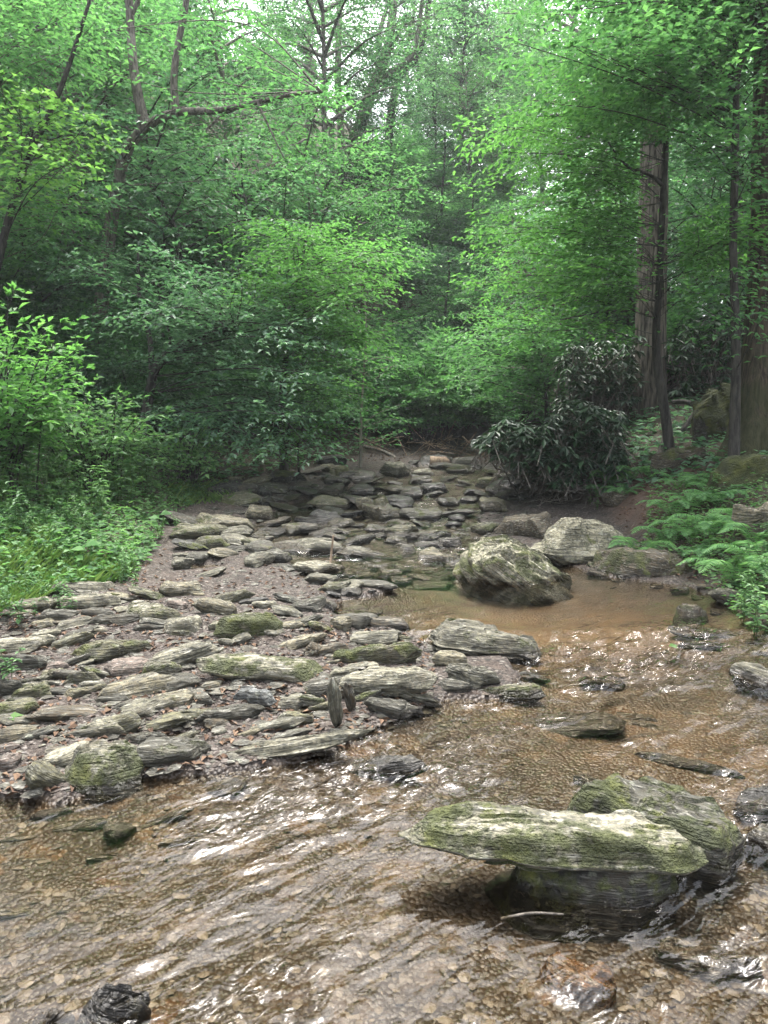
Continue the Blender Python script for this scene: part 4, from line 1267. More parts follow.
for (px, Y_, k, sc, lb) in [(392, 27, 1, 1.0, 'low dark hemlock at the bend of the creek, below the pale trunks'), (470, 25, 1, .85, 'small hemlock on the fern-bank side of the creek bend'),
                            (432, 33, 1, 1.2, 'soft blue green hemlock filling the middle of the valley'), (458, 36, 1, 1.9, 'tall hemlock standing left of the overhanging beech sprays'),
                            (415, 46, 1, 2.3, 'distant tall hemlock under the sky gap'), (365, 24, 1, .9, 'drooping young hemlock above the brown far bank'), (445, 21, 1, .75, 'small drooping hemlock right behind the flood debris'),
                            (440, 26, 1, 1.0, 'dense young hemlock on the slope straight above the stream head'), (400, 21.5, 1, .7, 'little hemlock on the brown far bank behind the fallen branch'), (480, 21, 1, .8, 'young hemlock behind the glossy rhododendron, nearest the creek bend')]:
    hem[k].put((px - 384) / FPX * Y_, Y_, RT.uniform(0, 6.28), sc, lb)

bush = []
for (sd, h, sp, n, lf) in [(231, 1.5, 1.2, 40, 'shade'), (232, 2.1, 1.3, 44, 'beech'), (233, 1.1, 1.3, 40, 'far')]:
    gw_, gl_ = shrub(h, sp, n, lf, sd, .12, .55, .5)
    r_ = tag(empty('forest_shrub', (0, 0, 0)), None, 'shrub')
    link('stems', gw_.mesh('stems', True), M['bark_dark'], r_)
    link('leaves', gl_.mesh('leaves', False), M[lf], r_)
    bush.append(Kind(r_))
for k in range(295):
    px, Y_ = RT.uniform(-40, 810), RT.choice([RT.uniform(11.5, 16), RT.uniform(14, 24), RT.uniform(20, 40)])
    if k >= 190: px, Y_ = RT.uniform(385, 525), RT.uniform(16.3, 26)
    if 225 <= k < 275: px, Y_ = RT.uniform(395, 495), RT.uniform(26, 48)
    if k >= 275: px, Y_ = RT.uniform(392, 500), RT.uniform(16.2, 18.5)
    X_ = (px - 384) / FPX * Y_
    dl, dr = bank_d(X_, Y_)
    if k >= 190 and float(sd_poly(np.array([X_]), np.array([Y_]), WPOLY)[0]) < (.5 if k < 275 else .25): continue
    if max(float(dl), float(dr)) < (-.4 if k >= 190 else 1.5 if px < 500 else 2.2) or (Y_ < 13 and px > 600): continue
    q = RT.choice([0, 1, 2])
    nm = ('dark green', 'mid green', 'pale green')[q]
    wh = 'grassy-bank slope' if px < 370 else 'fern-bank slope' if px > 500 else 'valley floor beyond the stream head'
    bush[q].put(X_, Y_, RT.uniform(0, 6.28), RT.uniform(.7, 1.25), f'{nm} shrub growing under the trees on the {wh}', f'{nm} shrubs on the {wh}')

for (px, Y_, k, sc, lb) in [(455, 44, 0, .80, 'round crowned tree rising just right of the sky gap'), (486, 38, 2, .85, 'full crowned tree between the sky gap and the overhanging sprays'),
                            (505, 46, 1, .80, 'tall pale barked tree behind the overhanging sprays'), (470, 58, 0, .95, 'most distant full crown seen below the sky gap'), (405, 50, 2, .85, 'soft full crown left of the sky gap')]:
    tall[k].put((px - 384) / FPX * Y_, Y_, RT.uniform(0, 6.28), sc, lb)

# --- trees that can be told apart
placed_tree('bent_tree', 'leaning tree with a long bent limb arching over the left side, carrying two upright stems', 'tree',
            [(88, 480, 13), (98, 330, 13), (110, 230, 12.9), (122, 165, 12.6), (134, 140, 12.4), (150, 124, 12.2), (178, 112, 12), (215, 111, 11.8), (250, 104, 11.5), (288, 95, 11.2), (322, 92, 11)], .115, .018,
            [(322, 90, 10.8), (345, 96, 10.6), (240, 140, 11.2), (285, 160, 11), (100, 30, 12), (180, 10, 12), (215, 40, 12.5), (150, 60, 13), (70, 60, 12.4), (225, -20, 12)], 'bark', 'beech', 301, sag=.1,
            extra=[([(146, 127, 12.25), (139, 100, 12.3), (133, 60, 12.4), (130, 15, 12.5), (126, -60, 12.6)], .085, .055), ([(130, 18, 12.5), (138, 2, 12.5), (150, -20, 12.5)], .04, .03),
                   ([(176, 112, 12), (174, 80, 12.1), (178, 45, 12.2), (186, 5, 12.2), (192, -50, 12.3)], .06, .04), ([(258, 103, 11.4), (268, 125, 11.2), (284, 158, 11)], .02, .008),
                   ([(206, 130, 11.9), (222, 116, 11.8), (240, 106, 11.6)], .015, .03)], W=.7, ls=.10, lsp=.065, dsp=.12)
placed_tree('yellow_green_maple', 'maple with yellow green leaves spreading over the upper left', 'tree',
            [(-30, 470, 11), (-10, 300, 11), (20, 180, 10.8), (60, 90, 10.6), (90, 0, 10.5)], .07, .02,
            ends_in([(-20, 70), (60, 85), (112, 120), (110, 175), (40, 170), (-20, 150)], 17, 9.2, 11, 5), 'bark_dark', 'maple', 302, W=.55, ls=.105, lw=.75, lsp=.075, dsp=.13)
placed_tree('upper_left_beech', 'beech hanging thin green sprays into the top left corner', 'tree',
            [(-80, 470, 12), (-60, 250, 12), (-30, 60, 12), (0, -80, 12)], .12, .05,
            ends_in([(-20, -30), (110, -30), (90, 60), (-20, 70)], 27, 10, 12.5, 6) + ends_in([(0, 150), (120, 170), (150, 230), (0, 240)], 21, 10.5, 12.5, 7), 'bark', 'beech', 303, W=.7, ls=.10, lsp=.065, dsp=.12)
placed_tree('bright_beech', 'vivid light green beech spreading flat sprays over the left bank slabs', 'tree',
            [(285, 470, 12), (282, 400, 12), (290, 330, 11.9), (300, 270, 11.8), (310, 225, 11.8)], .06, .015,
            ends_in([(225, 225), (300, 215), (400, 235), (425, 262), (400, 320), (330, 335), (250, 300)], 52, 9.6, 12.6, 8) + ends_in([(300, 330), (390, 330), (400, 400), (320, 420)], 21, 10.5, 12.5, 9),
            'bark_dark', 'bright', 304, W=.62, ls=.09, lsp=.058, dsp=.10, rise=.12)
placed_tree('dark_beech', 'dark layered beech with a slanting stem, shading the left bank', 'tree',
            [(140, 480, 11.2), (152, 380, 11.2), (172, 350, 11), (205, 335, 10.8), (235, 330, 10.6)], .075, .02,
            ends_in([(40, 250), (150, 225), (330, 300), (360, 400), (320, 455), (200, 455), (150, 400), (70, 340)], 89, 9.2, 12.5, 10), 'bark_dark', 'shade', 305, W=.7, ls=.095, lsp=.062, dsp=.11, rise=.06,
            extra=[([(152, 385, 11.2), (150, 340, 11.2), (140, 300, 11.1), (138, 250, 11)], .045, .02), ([(160, 368, 11.1), (170, 340, 11), (158, 290, 10.9)], .03, .012)])
placed_tree('low_sapling', 'yellow green sapling at the end of the slabs, below the dark beech', 'sapling',
            [(300, 472, 11.5), (298, 440, 11.5), (305, 410, 11.4)], .02, .008, ends_in([(255, 400), (330, 395), (345, 450), (270, 455)], 24, 10.8, 11.8, 12), 'bark_dark', 'bright', 306, W=.4, ls=.08, lsp=.055, dsp=.09)
placed_tree('bare_sapling', 'thin pale sapling stem with sparse leaves at the mouth of the shaded shore', 'sapling',
            [(360, 462, 13), (362, 400, 13), (366, 340, 13), (365, 300, 13)], .025, .01, ends_in([(335, 350), (400, 340), (415, 430), (350, 440)], 24, 12, 14, 13), 'bark_pale', 'beech', 307, W=.45, ls=.09, lsp=.06, dsp=.1)
placed_tree('forked_tulip_tree', 'tall forked tree with pale twisting trunks rising in the middle of the valley', 'tree',
            [(338, 440, 27), (338, 240, 27), (341, 200, 27), (350, 160, 27), (362, 120, 26.5), (372, 90, 26.5), (384, 60, 26), (392, 20, 26), (398, -60, 26)], .30, .12,
            ends_in([(300, -30), (470, -40), (445, 60), (380, 120), (290, 100)], 93, 24, 28, 14), 'bark_pale', 'far', 308, sag=.3, limb_r=.05, reach=3.2, W=1.0, ls=.15, lsp=.12, dsp=.24,
            extra=[([(338, 215, 27), (333, 180, 27), (331, 150, 26.8), (332, 120, 26.5)], .16, .09), ([(372, 90, 26.5), (395, 70, 26), (412, 55, 25.5), (420, 20, 25.5), (424, -20, 25)], .12, .05),
                   ([(380, 70, 26.5), (378, 40, 26), (388, 0, 26), (390, -50, 26)], .09, .05), ([(345, 180, 27), (338, 90, 27), (340, 0, 27), (342, -60, 27)], .13, .08)])
placed_tree('pale_trunk_tree', 'tree with one stout pale trunk showing left of the forked tree', 'tree',
            [(318, 440, 28), (320, 215, 28), (314, 175, 28), (310, 130, 28), (312, 60, 28)], .28, .15, ends_in([(230, 60), (330, 90), (330, 150), (260, 190)], 52, 26, 29, 15) + ends_in([(240, -30), (300, -30), (310, 40), (250, 50)], 15, 26, 29, 16), 'bark_pale', 'far', 309,
            sag=.3, limb_r=.05, reach=3, W=1.0, ls=.15, lsp=.12, dsp=.24)
placed_tree('dark_stem_tree', 'small dark double-stemmed tree right of the forked pale trunks', 'tree',
            [(346, 440, 24), (348, 240, 24), (354, 205, 24), (362, 170, 24)], .16, .06, ends_in([(360, 150), (420, 140), (425, 220), (370, 235)], 43, 22.5, 25, 17), 'bark_dark', 'beech', 310, reach=2.4, W=.9, ls=.14, lsp=.11, dsp=.2,
            extra=[([(348, 225, 24), (342, 195, 24), (343, 165, 24)], .08, .04)])
placed_tree('open_crown_tree', 'airy tree with dark arching branches against the white sky gap', 'tree',
            [(392, 440, 31), (394, 260, 31), (388, 150, 31), (398, 80, 31), (415, 60, 31), (425, 30, 31), (432, -30, 31)], .2, .09,
            ends_in([(390, 20), (470, 10), (475, 60), (450, 90), (395, 140)], 46, 29, 33, 18), 'bark_dark', 'far', 311, reach=2.2, W=.7, ls=.13, lsp=.13, dsp=.28, sag=.5, limb_r=.035)
placed_tree('slim_valley_tree', 'slim dark straight trunk in the valley gap', 'tree', [(423, 370, 26), (424, 330, 26), (424, 290, 26), (424, 240, 26)], .14, .08, ends_in([(400, 200), (450, 210), (455, 260), (395, 255)], 21, 25, 27, 19), 'bark_dark', 'far', 312, reach=2, W=.8, ls=.14, lsp=.11, dsp=.2)
placed_tree('slim_pale_tree', 'slim pale trunk just left of the dark straight trunk in the gap', 'tree', [(407, 370, 27), (408, 320, 27), (409, 285, 27), (410, 250, 27)], .10, .06, ends_in([(380, 220), (415, 225), (410, 270), (375, 265)], 18, 25, 27, 20), 'bark_pale', 'beech', 313, reach=2, W=.8, ls=.14, lsp=.11, dsp=.2)
# right bank
placed_tree('big_tree', 'big straight tree with a thick grey furrowed trunk behind the leaning stem', 'tree',
            [(651, 440, 12.2), (650, 380, 12.2), (652, 260, 12.3), (654, 150, 12.4), (655, 20, 12.5), (656, -140, 12.6)], .24, .19, ends_in([(560, -60), (760, -60), (740, 40), (600, 40)], 40, 11, 14, 21), 'bark_big', 'beech', 321,
            flare=.35, sides=18, reach=2.4, W=.9, ls=.10, lsp=.07, dsp=.13)
placed_tree('mossy_tree', 'massive tree at the frame edge with a flaring mossy foot', 'tree',
            [(757, 442, 8.6), (762, 380, 8.7), (766, 290, 8.8), (769, 180, 8.9), (771, 40, 9), (773, -160, 9.1)], .21, .16, ends_in([(700, -80), (800, -80), (790, 60), (710, 20)], 24, 7.5, 9, 22), 'bark_moss', 'beech', 322,
            flare=1.0, sides=24, fluted=.22, W=.8, ls=.09, lsp=.06, dsp=.11, sink=.3)
placed_tree('leaning_stem', 'slender leaning grey stem in front of the big straight trunk', 'tree',
            [(672, 445, 9.6), (666, 420, 9.6), (658, 370, 9.6), (656, 335, 9.6), (659, 290, 9.6), (661, 240, 9.7), (664, 180, 9.7), (667, 130, 9.8), (672, 60, 9.9), (680, -60, 10)], .056, .025,
            ends_in([(455, 120), (600, 40), (660, 120), (640, 230), (520, 330), (450, 350), (470, 260)], 74, 8.6, 11.5, 23) + ends_in([(560, 215), (760, 210), (760, 290), (600, 320)], 37, 7.8, 9.8, 24),
            'bark_dark', 'bright', 323, limb_r=.010, W=.75, ls=.088, lsp=.056, dsp=.10, rise=.10, sag=.3,
            extra=[([(663, 186, 9.7), (650, 175, 9.5), (630, 168, 9.3), (617, 155, 9.1), (608, 142, 9)], .022, .008), ([(635, 308, 9.4), (630, 298, 9.3), (618, 296, 9.2)], .015, .008),
                   ([(635, 310, 9.4), (600, 312, 9), (560, 320, 8.6)], .018, .007)])
placed_tree('overhanging_beech', 'dark slim-stemmed beech with layered sprays across the upper right', 'tree',
            [(735, 450, 8.3), (736, 350, 8.3), (733, 250, 8.3), (735, 170, 8.3), (736, 120, 8.3), (738, 70, 8.3), (752, 45, 8.3), (775, 10, 8.3)], .045, .025,
            ends_in([(470, -20), (600, -40), (768, -40), (768, 140), (640, 130), (520, 110)], 72, 7.4, 10.5, 25) + ends_in([(680, 120), (780, 130), (780, 330), (700, 330)], 24, 7.4, 9.2, 26),
            'bark_dark', 'beech', 324, W=.8, ls=.09, lsp=.058, dsp=.105, rise=.14, sag=.3,
            extra=[([(734, 80, 8.3), (722, 72, 8.2), (708, 58, 8.1), (694, 40, 8)], .022, .01), ([(754, 42, 8.3), (750, 10, 8.3), (742, -20, 8.3)], .02, .012)])
placed_tree('grey_sapling', 'grey leaning tree with a kinked stem between the two big trunks', 'tree',
            [(745, 440, 13.5), (742, 300, 13.5), (738, 190, 13.5), (728, 120, 13.5), (716, 50, 13.5)], .09, .05, ends_in([(680, 60), (740, 40), (740, 140), (690, 150)], 15, 12, 14, 27), 'bark', 'far', 325, W=.6, ls=.1, lsp=.08, dsp=.14)
placed_tree('white_barked_tree', 'thin white barked dead-looking tree seen through the beech sprays', 'tree',
            [(596, 440, 20), (596, 250, 20), (594, 200, 20), (588, 165, 20)], .10, .06, ends_in([(560, 150), (620, 130), (640, 200), (570, 220)], 21, 18, 21, 28), 'bark_pale', 'far', 326, reach=2, W=.8, ls=.13, lsp=.1, dsp=.2)
placed_tree('thin_dark_tree', 'thin dark trunk left of the big straight trunk', 'tree',
            [(633, 440, 15), (630, 280, 15), (624, 210, 15), (616, 165, 15)], .09, .05, ends_in([(560, 240), (640, 230), (640, 330), (560, 340)], 40, 13, 16, 29), 'bark_dark', 'far', 327, reach=2, W=.8, ls=.11, lsp=.08, dsp=.15)
placed_tree('stream_head_sapling', 'spreading green sapling arching low over the stream head', 'sapling',
            [(545, 460, 14.5), (546, 395, 14.5), (540, 350, 14.4)], .04, .015, ends_in([(440, 330), (520, 300), (600, 330), (560, 410), (450, 420)], 68, 12.5, 16, 30), 'bark_dark', 'beech', 328, W=.7, ls=.10, lsp=.068, dsp=.12, rise=.1)
placed_tree('far_bank_sapling', 'soft green sapling hanging over the brown far bank', 'sapling',
            [(372, 448, 16.5), (374, 400, 16.5), (385, 350, 16.5)], .04, .015, ends_in([(345, 330), (420, 345), (440, 430), (360, 440)], 49, 15, 18, 31), 'bark', 'beech', 329, W=.6, ls=.11, lsp=.075, dsp=.13, rise=.1)

# --- rhododendron: whorls of long drooping leaves on crooked stems
def rhododendron(poly, Y0, Y1, n, seed, label, base):
    R = np.random.default_rng(seed)
    gw, gl = Geo(), Geo()
    b = np.array([*base, gz(*base)])
    for (px, py, Y) in ends_in(poly, n, Y0, Y1, seed):
        E = at(px, py, Y)
        if E[2] < gz(E[0], E[1]) + .08: continue
        if R.random() < .42:
            s = b + np.array([R.normal() * .3, R.normal() * .2, -.05])
            tube(gw, spline([s, (s + E) / 2 + R.normal(size=3) * .15, E], 9), .02, .006, 5)
        else:
            tube(gw, spline([E - np.array([R.normal() * .15, R.normal() * .15, .3]), E], 4), .007, .004, 4)
        k = 9
        az = np.arange(k) * 2.4 + R.random() * 6
        ax = np.stack([np.cos(az), np.sin(az), R.uniform(-.75, .15, k)], 1)
        nr = UP[None] + ax * .45 + R.normal(size=(k, 3)) * .1
        ln = R.uniform(.11, .18, k)
        leaves(gl, np.repeat(E[None], k, 0), ax, nr, ln, ln * .34, .08, .55, .12)
    r = tag(empty('rhododendron_bush', b), label, 'bush')
    link('stems', gw.mesh('stems', True, b), M['bark'], r)
    link('leaves', gl.mesh('leaves', False, b), M['rhodo'], r)
rhododendron([(476, 440), (505, 418), (540, 428), (572, 398), (612, 412), (650, 396), (674, 445), (650, 484), (600, 468), (560, 486), (515, 468)], 9.0, 11.8, 760, 41, 'dark glossy rhododendron bush leaning over the stream head', (2.6, 10.6))
rhododendron([(560, 345), (640, 330), (640, 400), (560, 410)], 11.5, 13.2, 240, 42, 'taller dark rhododendron in the shade left of the big straight trunk', (3.4, 12.3))
rhododendron([(665, 330), (745, 300), (740, 420), (680, 430)], 11.5, 13.5, 300, 43, 'dim rhododendron thicket between the leaning stem and the mossy tree', (5.1, 12.5))

# --- brush pile and dead wood
def sticks(name, label, cat, n, poly, Y0, Y1, seed, l0=.3, l1=.9, r=.009, mat='dead'):
    R = np.random.default_rng(seed)
    g = Geo()
    pts = ends_in(poly, n, Y0, Y1, seed)
    P0 = None
    for (px, py, Y) in pts:
        E = at(px, py, Y)
        E[2] = max(E[2], gz(E[0], E[1]) + .01)
        if P0 is None: P0 = E
        a = R.uniform(0, 6.28); l = R.uniform(l0, l1)
        d = np.array([math.cos(a), math.sin(a) * .6, R.uniform(-.7, .7)]) * l / 2
        tube(g, spline([E - d, E + R.normal(size=3) * .06 * l, E + d], 7), r * R.uniform(.5, 1.6), r * .4, 5)
    o = link(name, g.mesh(name, True, P0), M[mat])
    o.location = P0
    return tag(o, label, cat)
sticks('brush_pile', 'tangle of dead twigs and roots under the glossy rhododendron', 'brush pile', 240, [(515, 455), (560, 440), (610, 470), (600, 500), (540, 502)], 9.2, 10.4, 51, .2, .7, .005, 'bark')
sticks('flood_debris', 'brown flood debris of twigs across the far end of the stream', 'brush pile', 90, [(360, 440), (420, 436), (520, 446), (520, 462), (380, 462)], 14.5, 17, 52, .4, 1.4)

def stick(name, label, cat, pts, r0, r1, mat='dead', sides=8):
    Q = [np.asarray(p, float) for p in pts]
    g = Geo()
    tube(g, spline(Q, 18), r0, r1, sides, .10, 0, int(r0 * 1e4))
    o = link(name, g.mesh(name, True, Q[0]), M[mat])
    o.location = Q[0]
    return tag(o, label, cat)
def gp(px, py, up=.0):
    p = on_ground(px, py)
    return p + np.array([0, 0, up])
p = gp(330, 576, .03)
stick('dead_stick', 'short reddish dead stick standing up among the upper slabs', 'stick', [p, p + [.01, .05, .16], p + [.03, .04, .33]], .013, .008)
stick('fallen_log', 'short rusty brown log lying at the far stream head', 'log', [gp(430, 468, .10), gp(446, 468, .10)], .11, .10, 'dead', 12)
stick('fallen_branch', 'curved grey fallen branch on the far left bank', 'branch', [at(364, 446, 15), at(385, 452, 14.6), at(398, 460, 14.3), at(404, 470, 14)], .035, .02, 'bark_pale')
stick('fallen_limb', 'long thin bare limb lying over the brown far bank', 'branch', [at(430, 446, 16.5), at(460, 450, 16.2), at(480, 444, 16), at(500, 436, 16)], .03, .015, 'bark_pale')
stick('broken_trunk', 'pale orange broken trunk end showing in the valley', 'log', [at(432, 340, 27), at(441, 336, 26.8), at(446, 344, 26.6)], .14, .10)
q = on_ground(500, 950); q2 = on_ground(562, 948)
stick('wet_twig', 'thin wet twig caught in front of the dark propping boulder', 'twig', [q + [0, 0, .10], (q + q2) / 2 + [0, .01, .11], q2 + [0, 0, .11]], .005, .003, 'bark')
stick('exposed_root', 'crooked dark root arching above the brown sloping boulder', 'root', [at(672, 402, 10.6), at(686, 402, 10.5), at(697, 408, 10.4), at(690, 420, 10.3), at(682, 432, 10.2)], .03, .04, 'bark_dark')
stick('rotten_stump', 'short twisted dead stump piece before the leaning stem', 'stump', [gp(655, 462, 0), gp(662, 455, .12), gp(664, 450, .3)], .05, .02, 'bark')
for (px, py, lb) in [(668, 662, 'yellow green fallen leaf on the edge of the big smooth grey boulder'), (8, 724, 'yellow fallen leaf behind the cream frame-edge slab')]:
    p = on_ground(px, py)
    g = Geo()
    leaves(g, [p + [0, 0, .10 if px > 300 else .03], p + [.01, 0, .10 if px > 300 else .03]], [[1, .3, 0.1], [.6, -.6, .05]], [[0, -.3, 1], [.1, -.2, 1]], [.07, .05], [.04, .03], .1)
    o = link('fallen_leaf', g.mesh('fallen_leaf', False, p), M['maple']); o.location = p
    tag(o, lb, 'leaf')

# dark standing slab beside the mossy tree
o = make_rock('boulder', 777, (at(722, 430, 9.8)[0], 9.8, gz(at(722, 430, 9.8)[0], 9.8) - .1), 1.0, .6, .62, .3, -.42, .1, 90, 'dark', .75, 0, lump=1.9, chips=6, rnd=.7)
tag(o, 'tall dark leaning rock against the left of the mossy tree foot', 'boulder')

# --- shrubs, herbs, ferns, grass
def make_shrub(name, label, x, y, *a, leaf='bright', **k):
    gw, gl = shrub(*a, leaf, **k)
    r = tag(empty(name, (x, y, gz(x, y))), label, 'shrub')
    link('stems', gw.mesh('stems', True), M['bark_dark'], r)
    link('leaves', gl.mesh('leaves', False), M[leaf], r)
    return r
make_shrub('spicebush', 'tall bright green shrub leaning in at the left frame edge', -3.75, 7.4, 2.1, 1.0, 62, seed=61, ls=.10, lw=.5)
make_shrub('spicebush', 'rounded mid green shrub behind the leafy weeds', -3.3, 8.9, 1.5, .9, 46, seed=62, leaf='herb')
make_shrub('spicebush', 'small bright shrub between the weeds and the dark beech', -2.6, 10.3, 1.0, .7, 30, seed=63, leaf='herb')

def herb(seed, h, npair, ll, spike=False):
    R = np.random.default_rng(seed)
    gw, gl, gs = Geo(), Geo(), Geo()
    for st in range(3):
        x0, y0 = R.normal(size=2) * .05
        top = np.array([x0 + R.normal() * .12, y0 + R.normal() * .12, h * R.uniform(.75, 1.05)])
        C = spline([np.array([x0, y0, -.03]), np.array([x0, y0, h * .5]), top], 12)
        tube(gw, C, .005, .002, 4)
        for k in range(npair):
            t = .2 + .8 * (k + .5) / npair
            c = C[int(t * 11)]
            az = k * 1.57 + R.uniform(-.4, .4)
            for sg in (0, math.pi):
                a = np.array([math.cos(az + sg), math.sin(az + sg), R.uniform(-.35, .3)])
                l = ll * R.uniform(.7, 1.2) * (1.1 - .45 * t)
                leaves(gl, [c, c + a * .02], [a, a + [.1, .3, .1]], [UP + a * .3, UP + a * .2], [l, l * .7], [l * .52, l * .36], .12)
        if spike and st < 1:
            for k in range(26):
                c = C[-1] + np.array([0, 0, .2 * k / 26])
                leaves(gs, [c], [[R.normal(), R.normal(), .6]], [UP], .022, .016)
    r = empty('leafy_weed', (0, 0, 0))
    r['category'] = 'weed'
    link('stem', gw.mesh('stem', True), M['grass'], r)
    link('leaves', gl.mesh('leaves', False), M['herb'], r)
    if spike:
        link('flower_spike', gs.mesh('flower_spike', False), M['spike'], r)
    return Kind(r)
herbs = [herb(71, .75, 8, .12), herb(72, .6, 7, .13), herb(73, .95, 9, .11, True)]
RH = random.Random(9)
for i, (px, py) in enumerate([(RH.uniform(-10, 150), RH.uniform(478, 545)) for _ in range(85)]):
    if py > 545 - max(0, px - 90) * .5: py -= 25
    p = on_ground(px, py)
    k = 2 if (60 < px and py < 510 and RH.random() < .5) else RH.choice([0, 1])
    lb = ['leafy green weed in the dense patch on the grassy bank', 'low broad-leaved weed in the dense patch on the grassy bank', 'tall weed with pale flower spikes topping the patch on the grassy bank'][k]
    herbs[k].put(p[0], p[1], RH.uniform(0, 6.28), RH.uniform(.65, 1.1) * (.62 if py > 520 else 1), lb, ['leafy weeds on the grassy bank', 'broad-leaved weeds on the grassy bank', 'flowering weeds on the grassy bank'][k], p[2])
for (px, py, sc) in [(150, 552, .4), (120, 572, .32), (135, 590, .3), (70, 612, .35), (20, 625, .4), (10, 690, .45), (30, 600, .4), (152, 500, .6), (180, 500, .5), (196, 496, .45), (212, 494, .4)]:
    p = on_ground(px, py)
    herbs[1].put(p[0], p[1], RH.uniform(0, 6.28), sc, 'small low weed growing between the slabs along the grassy bank', 'small weeds among the bank slabs', p[2])
for (px, py, sc) in [(745, 625, .5), (760, 600, .55), (752, 640, .5), (735, 590, .45), (765, 560, .5), (740, 545, .4), (715, 500, .45), (596, 510, .4), (610, 500, .4), (590, 505, .35), (755, 480, .35), (745, 612, .5)]:
    p = on_ground(px, py)
    herbs[0].put(p[0], p[1], RH.uniform(0, 6.28), sc, 'small green weed growing among the ferns on the right bank', 'small weeds among the ferns', p[2])

def big_leaf_plant(px, py, label):
    p = on_ground(px, py)
    R = np.random.default_rng(int(px))
    gw, gl = Geo(), Geo()
    for (a, h, l) in [(.3, .26, .16), (2.6, .22, .14), (4.4, .15, .10)]:
        e = np.array([math.cos(a) * .05, math.sin(a) * .05, h])
        tube(gw, spline([np.array([0, 0, -.02]), e], 5), .006, .004, 5)
        ax = np.array([math.cos(a), math.sin(a) * .4, .15])
        leaves(gl, [e - ax * .04] * 2, [ax + [0, .45, 0], ax - [0, .45, 0]], [UP + [0, -.5, 0], UP + [0, -.4, 0]], [l * .8, l * .75], [l * .6, l * .6], .12, .4)
    r = tag(empty('broad_leaf_plant', p), label, 'plant')
    link('stem', gw.mesh('stem', True), M['grass'], r)
    link('leaves', gl.mesh('leaves', False), M['bright'], r)
RE = random.Random(21)
for _ in range(26):
    px, py = RE.choice([(RE.uniform(140, 178), RE.uniform(515, 560)), (RE.uniform(100, 140), RE.uniform(570, 592)), (RE.uniform(0, 70), RE.uniform(595, 620)), (RE.uniform(180, 250), RE.uniform(484, 505))])
    p = on_ground(px, py)
    herbs[RE.choice([0, 1])].put(p[0], p[1], RE.uniform(0, 6.28), RE.uniform(.18, .42), 'small low weed growing between the slabs along the grassy bank', 'small weeds among the bank slabs', p[2])
big_leaf_plant(86, 577, 'single upright plant with big heart-shaped bright leaves above the weed topped ledge')
big_leaf_plant(160, 540, 'broad pale leaves drooping beside the dark slab in the weeds')

def fern(seed, nf=9, L=.62):
    R = np.random.default_rng(seed)
    g = Geo()
    for f in range(nf):
        az = f * 6.28 / nf + R.uniform(-.3, .3)
        l = L * R.uniform(.7, 1.1)
        out = np.array([math.cos(az), math.sin(az), 0])
        C = spline([np.zeros(3), out * l * .35 + UP * l * .45, out * l * .75 + UP * l * .52, out * l + UP * l * .38], 30)
        tube(g, C[::3], .003, .001, 3)
        T = np.gradient(C, axis=0); T /= np.linalg.norm(T, axis=1)[:, None]
        sd = np.cross(T, UP); sd /= np.linalg.norm(sd, axis=1)[:, None]
        nr = np.cross(sd, T)
        t = np.linspace(0, 1, 30)
        pl = L * .20 * np.sin(np.pi * np.clip(.12 + .86 * t, 0, 1)) ** .8
        k = t > .12
        for sg in (1, -1):
            a = sd * sg + T * .35 - UP * .1 + R.normal(size=sd.shape) * .06
            leaves(g, C[k], a[k], nr[k], pl[k], np.full(k.sum(), L * .028), .05, .3, .15)
    return Kind(link('fern', g.mesh('fern', False), M['fern']))
ferns = [fern(81), fern(82, 7), fern(83, 10, .55)]
FL = [(640, 560, .75, 'fern nearest the stream below the bare earth'), (668, 548, .8, 'low fern beside the broad moss capped boulder'), (690, 545, .95, 'bushy bright fern in the middle of the fern bank'),
      (712, 540, .9, 'upright fern behind the pool-side slab'), (735, 590, .95, 'large arching fern over the pool at the frame edge'), (760, 575, 1.0, 'large fern cut by the frame edge'),
      (755, 548, .8, 'fern in front of the pale boulder'), (672, 520, .8, 'fern at the edge of the bare earth'), (692, 512, .85, 'pale green fern left of the large mossy boulder'),
      (715, 508, .8, 'fern at the foot of the large mossy boulder'), (680, 492, .7, 'small fern before the brown sloping boulder'), (700, 490, .65, 'small dark fern tucked beside the large mossy boulder'),
      (610, 488, .8, 'shaded fern beside the brush pile'), (630, 483, .8, 'shaded fern under the leaning stem'), (622, 500, .7, 'low shaded fern at the foot of the brush pile'), (650, 480, .65, 'dim fern under the rotten stump'),
      (705, 565, .7, 'lowest fern, right above the waterline'), (740, 528, .7, 'fern just left of the pale boulder top'), (600, 496, .6, 'small shaded fern nearest the big pale tan boulder')]
for i, (px, py, sc, lb) in enumerate(FL):
    p = on_ground(px, py)
    o = ferns[i % 3].put(p[0], p[1], RH.uniform(0, 6.28), sc * .8, lb, 'ferns on the right bank', p[2])
    o['category'] = 'fern'

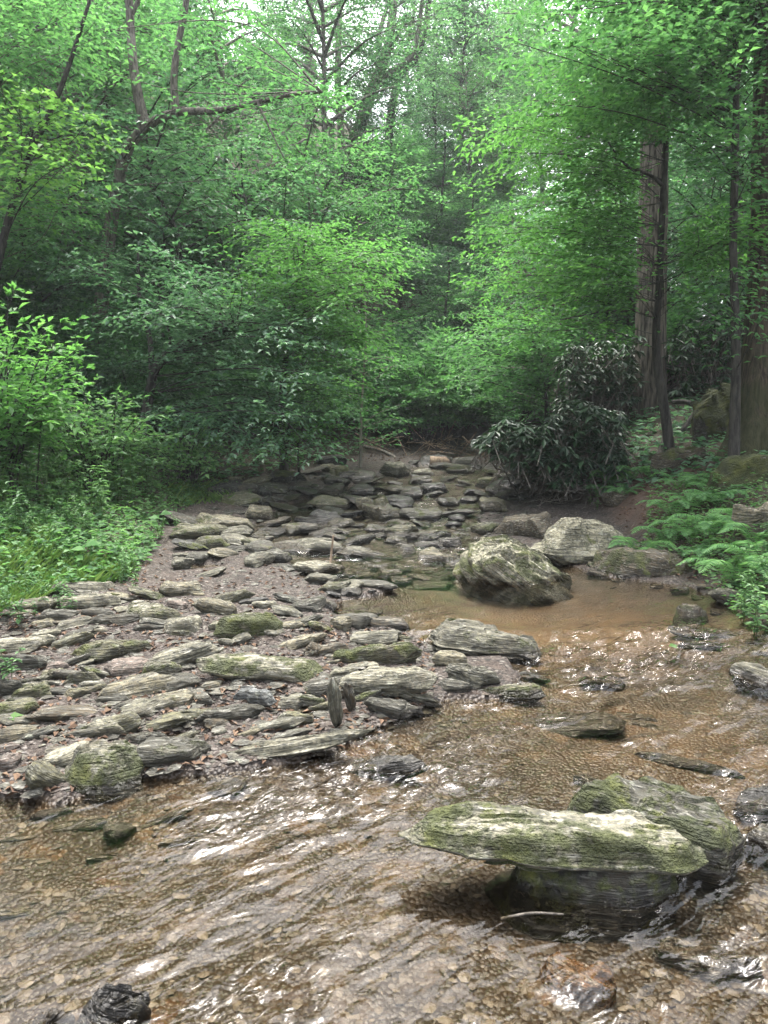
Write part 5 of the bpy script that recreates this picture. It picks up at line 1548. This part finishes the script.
def grass(name, pts, h0, h1, label, seed, mat='grass'):
    R = np.random.default_rng(seed)
    g = Geo(); n = len(pts)
    a = R.uniform(0, 6.28, n)
    ax = np.stack([np.cos(a) * .45, np.sin(a) * .45, R.uniform(.5, 1.1, n)], 1)
    leaves(g, pts - [0, 0, .01], ax, np.stack([-np.cos(a), -np.sin(a), .5 + 0 * a], 1), R.uniform(h0, h1, n), R.uniform(.006, .012, n), .1, .4, .25)
    return tag(link(name, g.mesh(name), M[mat]), label, 'grass', None, 'stuff')
grass('grass', ray_many(scatter_px(3000, [(-20, 535), (45, 530), (60, 575), (40, 605), (-20, 618)]) + scatter_px(1100, [(30, 560), (130, 566), (125, 582), (50, 592)]) + scatter_px(500, [(165, 490), (235, 484), (240, 500), (180, 508)])),
      .07, .20, 'fresh green grass on the left bank edge', 91)
def groundcover(name, pts, s0, s1, label, seed, mat='herb'):
    R = np.random.default_rng(seed)
    g = Geo(); n = len(pts)
    h = np.abs(R.normal(size=n)) * .06 + .015
    a = R.uniform(0, 6.28, n)
    l = R.uniform(s0, s1, n)
    leaves(g, pts + np.stack([0 * h, 0 * h, h], 1), np.stack([np.cos(a), np.sin(a), R.uniform(-.2, .5, n)], 1), UP + R.normal(size=(n, 3)) * .3, l, l * .55, .15)
    return tag(link(name, g.mesh(name), M[mat]), label, 'ground cover', None, 'stuff')
groundcover('ground_cover', ray_many(scatter_px(9000, [(-20, 470), (160, 470), (215, 492), (170, 520), (150, 560), (130, 580), (50, 596), (-20, 610)])), .03, .085, 'low leafy ground cover on the grassy bank', 92)
groundcover('bank_cover', ray_many(scatter_px(2600, [(650, 490), (768, 470), (768, 640), (740, 620), (700, 580), (640, 560)])), .025, .07, 'low leafy ground cover among the ferns', 93)
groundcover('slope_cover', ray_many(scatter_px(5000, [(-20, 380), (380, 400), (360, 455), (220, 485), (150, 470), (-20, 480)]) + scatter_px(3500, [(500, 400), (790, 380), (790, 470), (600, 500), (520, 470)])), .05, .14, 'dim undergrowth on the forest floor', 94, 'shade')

# ------------------------------------------------------------------ the air between the trees
def box(name, lo, hi):
    x0, y0, z0 = lo; x1, y1, z1 = hi
    V = [(x0, y0, z0), (x1, y0, z0), (x1, y1, z0), (x0, y1, z0), (x0, y0, z1), (x1, y0, z1), (x1, y1, z1), (x0, y1, z1)]
    return new_mesh(name, V, [[(0, 3, 2, 1), (4, 5, 6, 7), (0, 1, 5, 4), (1, 2, 6, 5), (2, 3, 7, 6), (3, 0, 4, 7)]])
HAZE = .0010
if HAZE:
    hm = bpy.data.materials.new('haze')
    hm.use_nodes = True
    hm.node_tree.nodes.clear()
    ho = hm.node_tree.nodes.new('ShaderNodeOutputMaterial')
    hv = hm.node_tree.nodes.new('ShaderNodeVolumePrincipled')
    hv.inputs['Color'].default_value = (.86, .93, .95, 1)
    hv.inputs['Density'].default_value = HAZE
    hv.inputs['Anisotropy'].default_value = .2
    hm.node_tree.links.new(hv.outputs[0], ho.inputs['Volume'])
    tag(link('haze', box('haze', (-100, -30, -3), (100, 140, 62)), hm), kind='stuff')
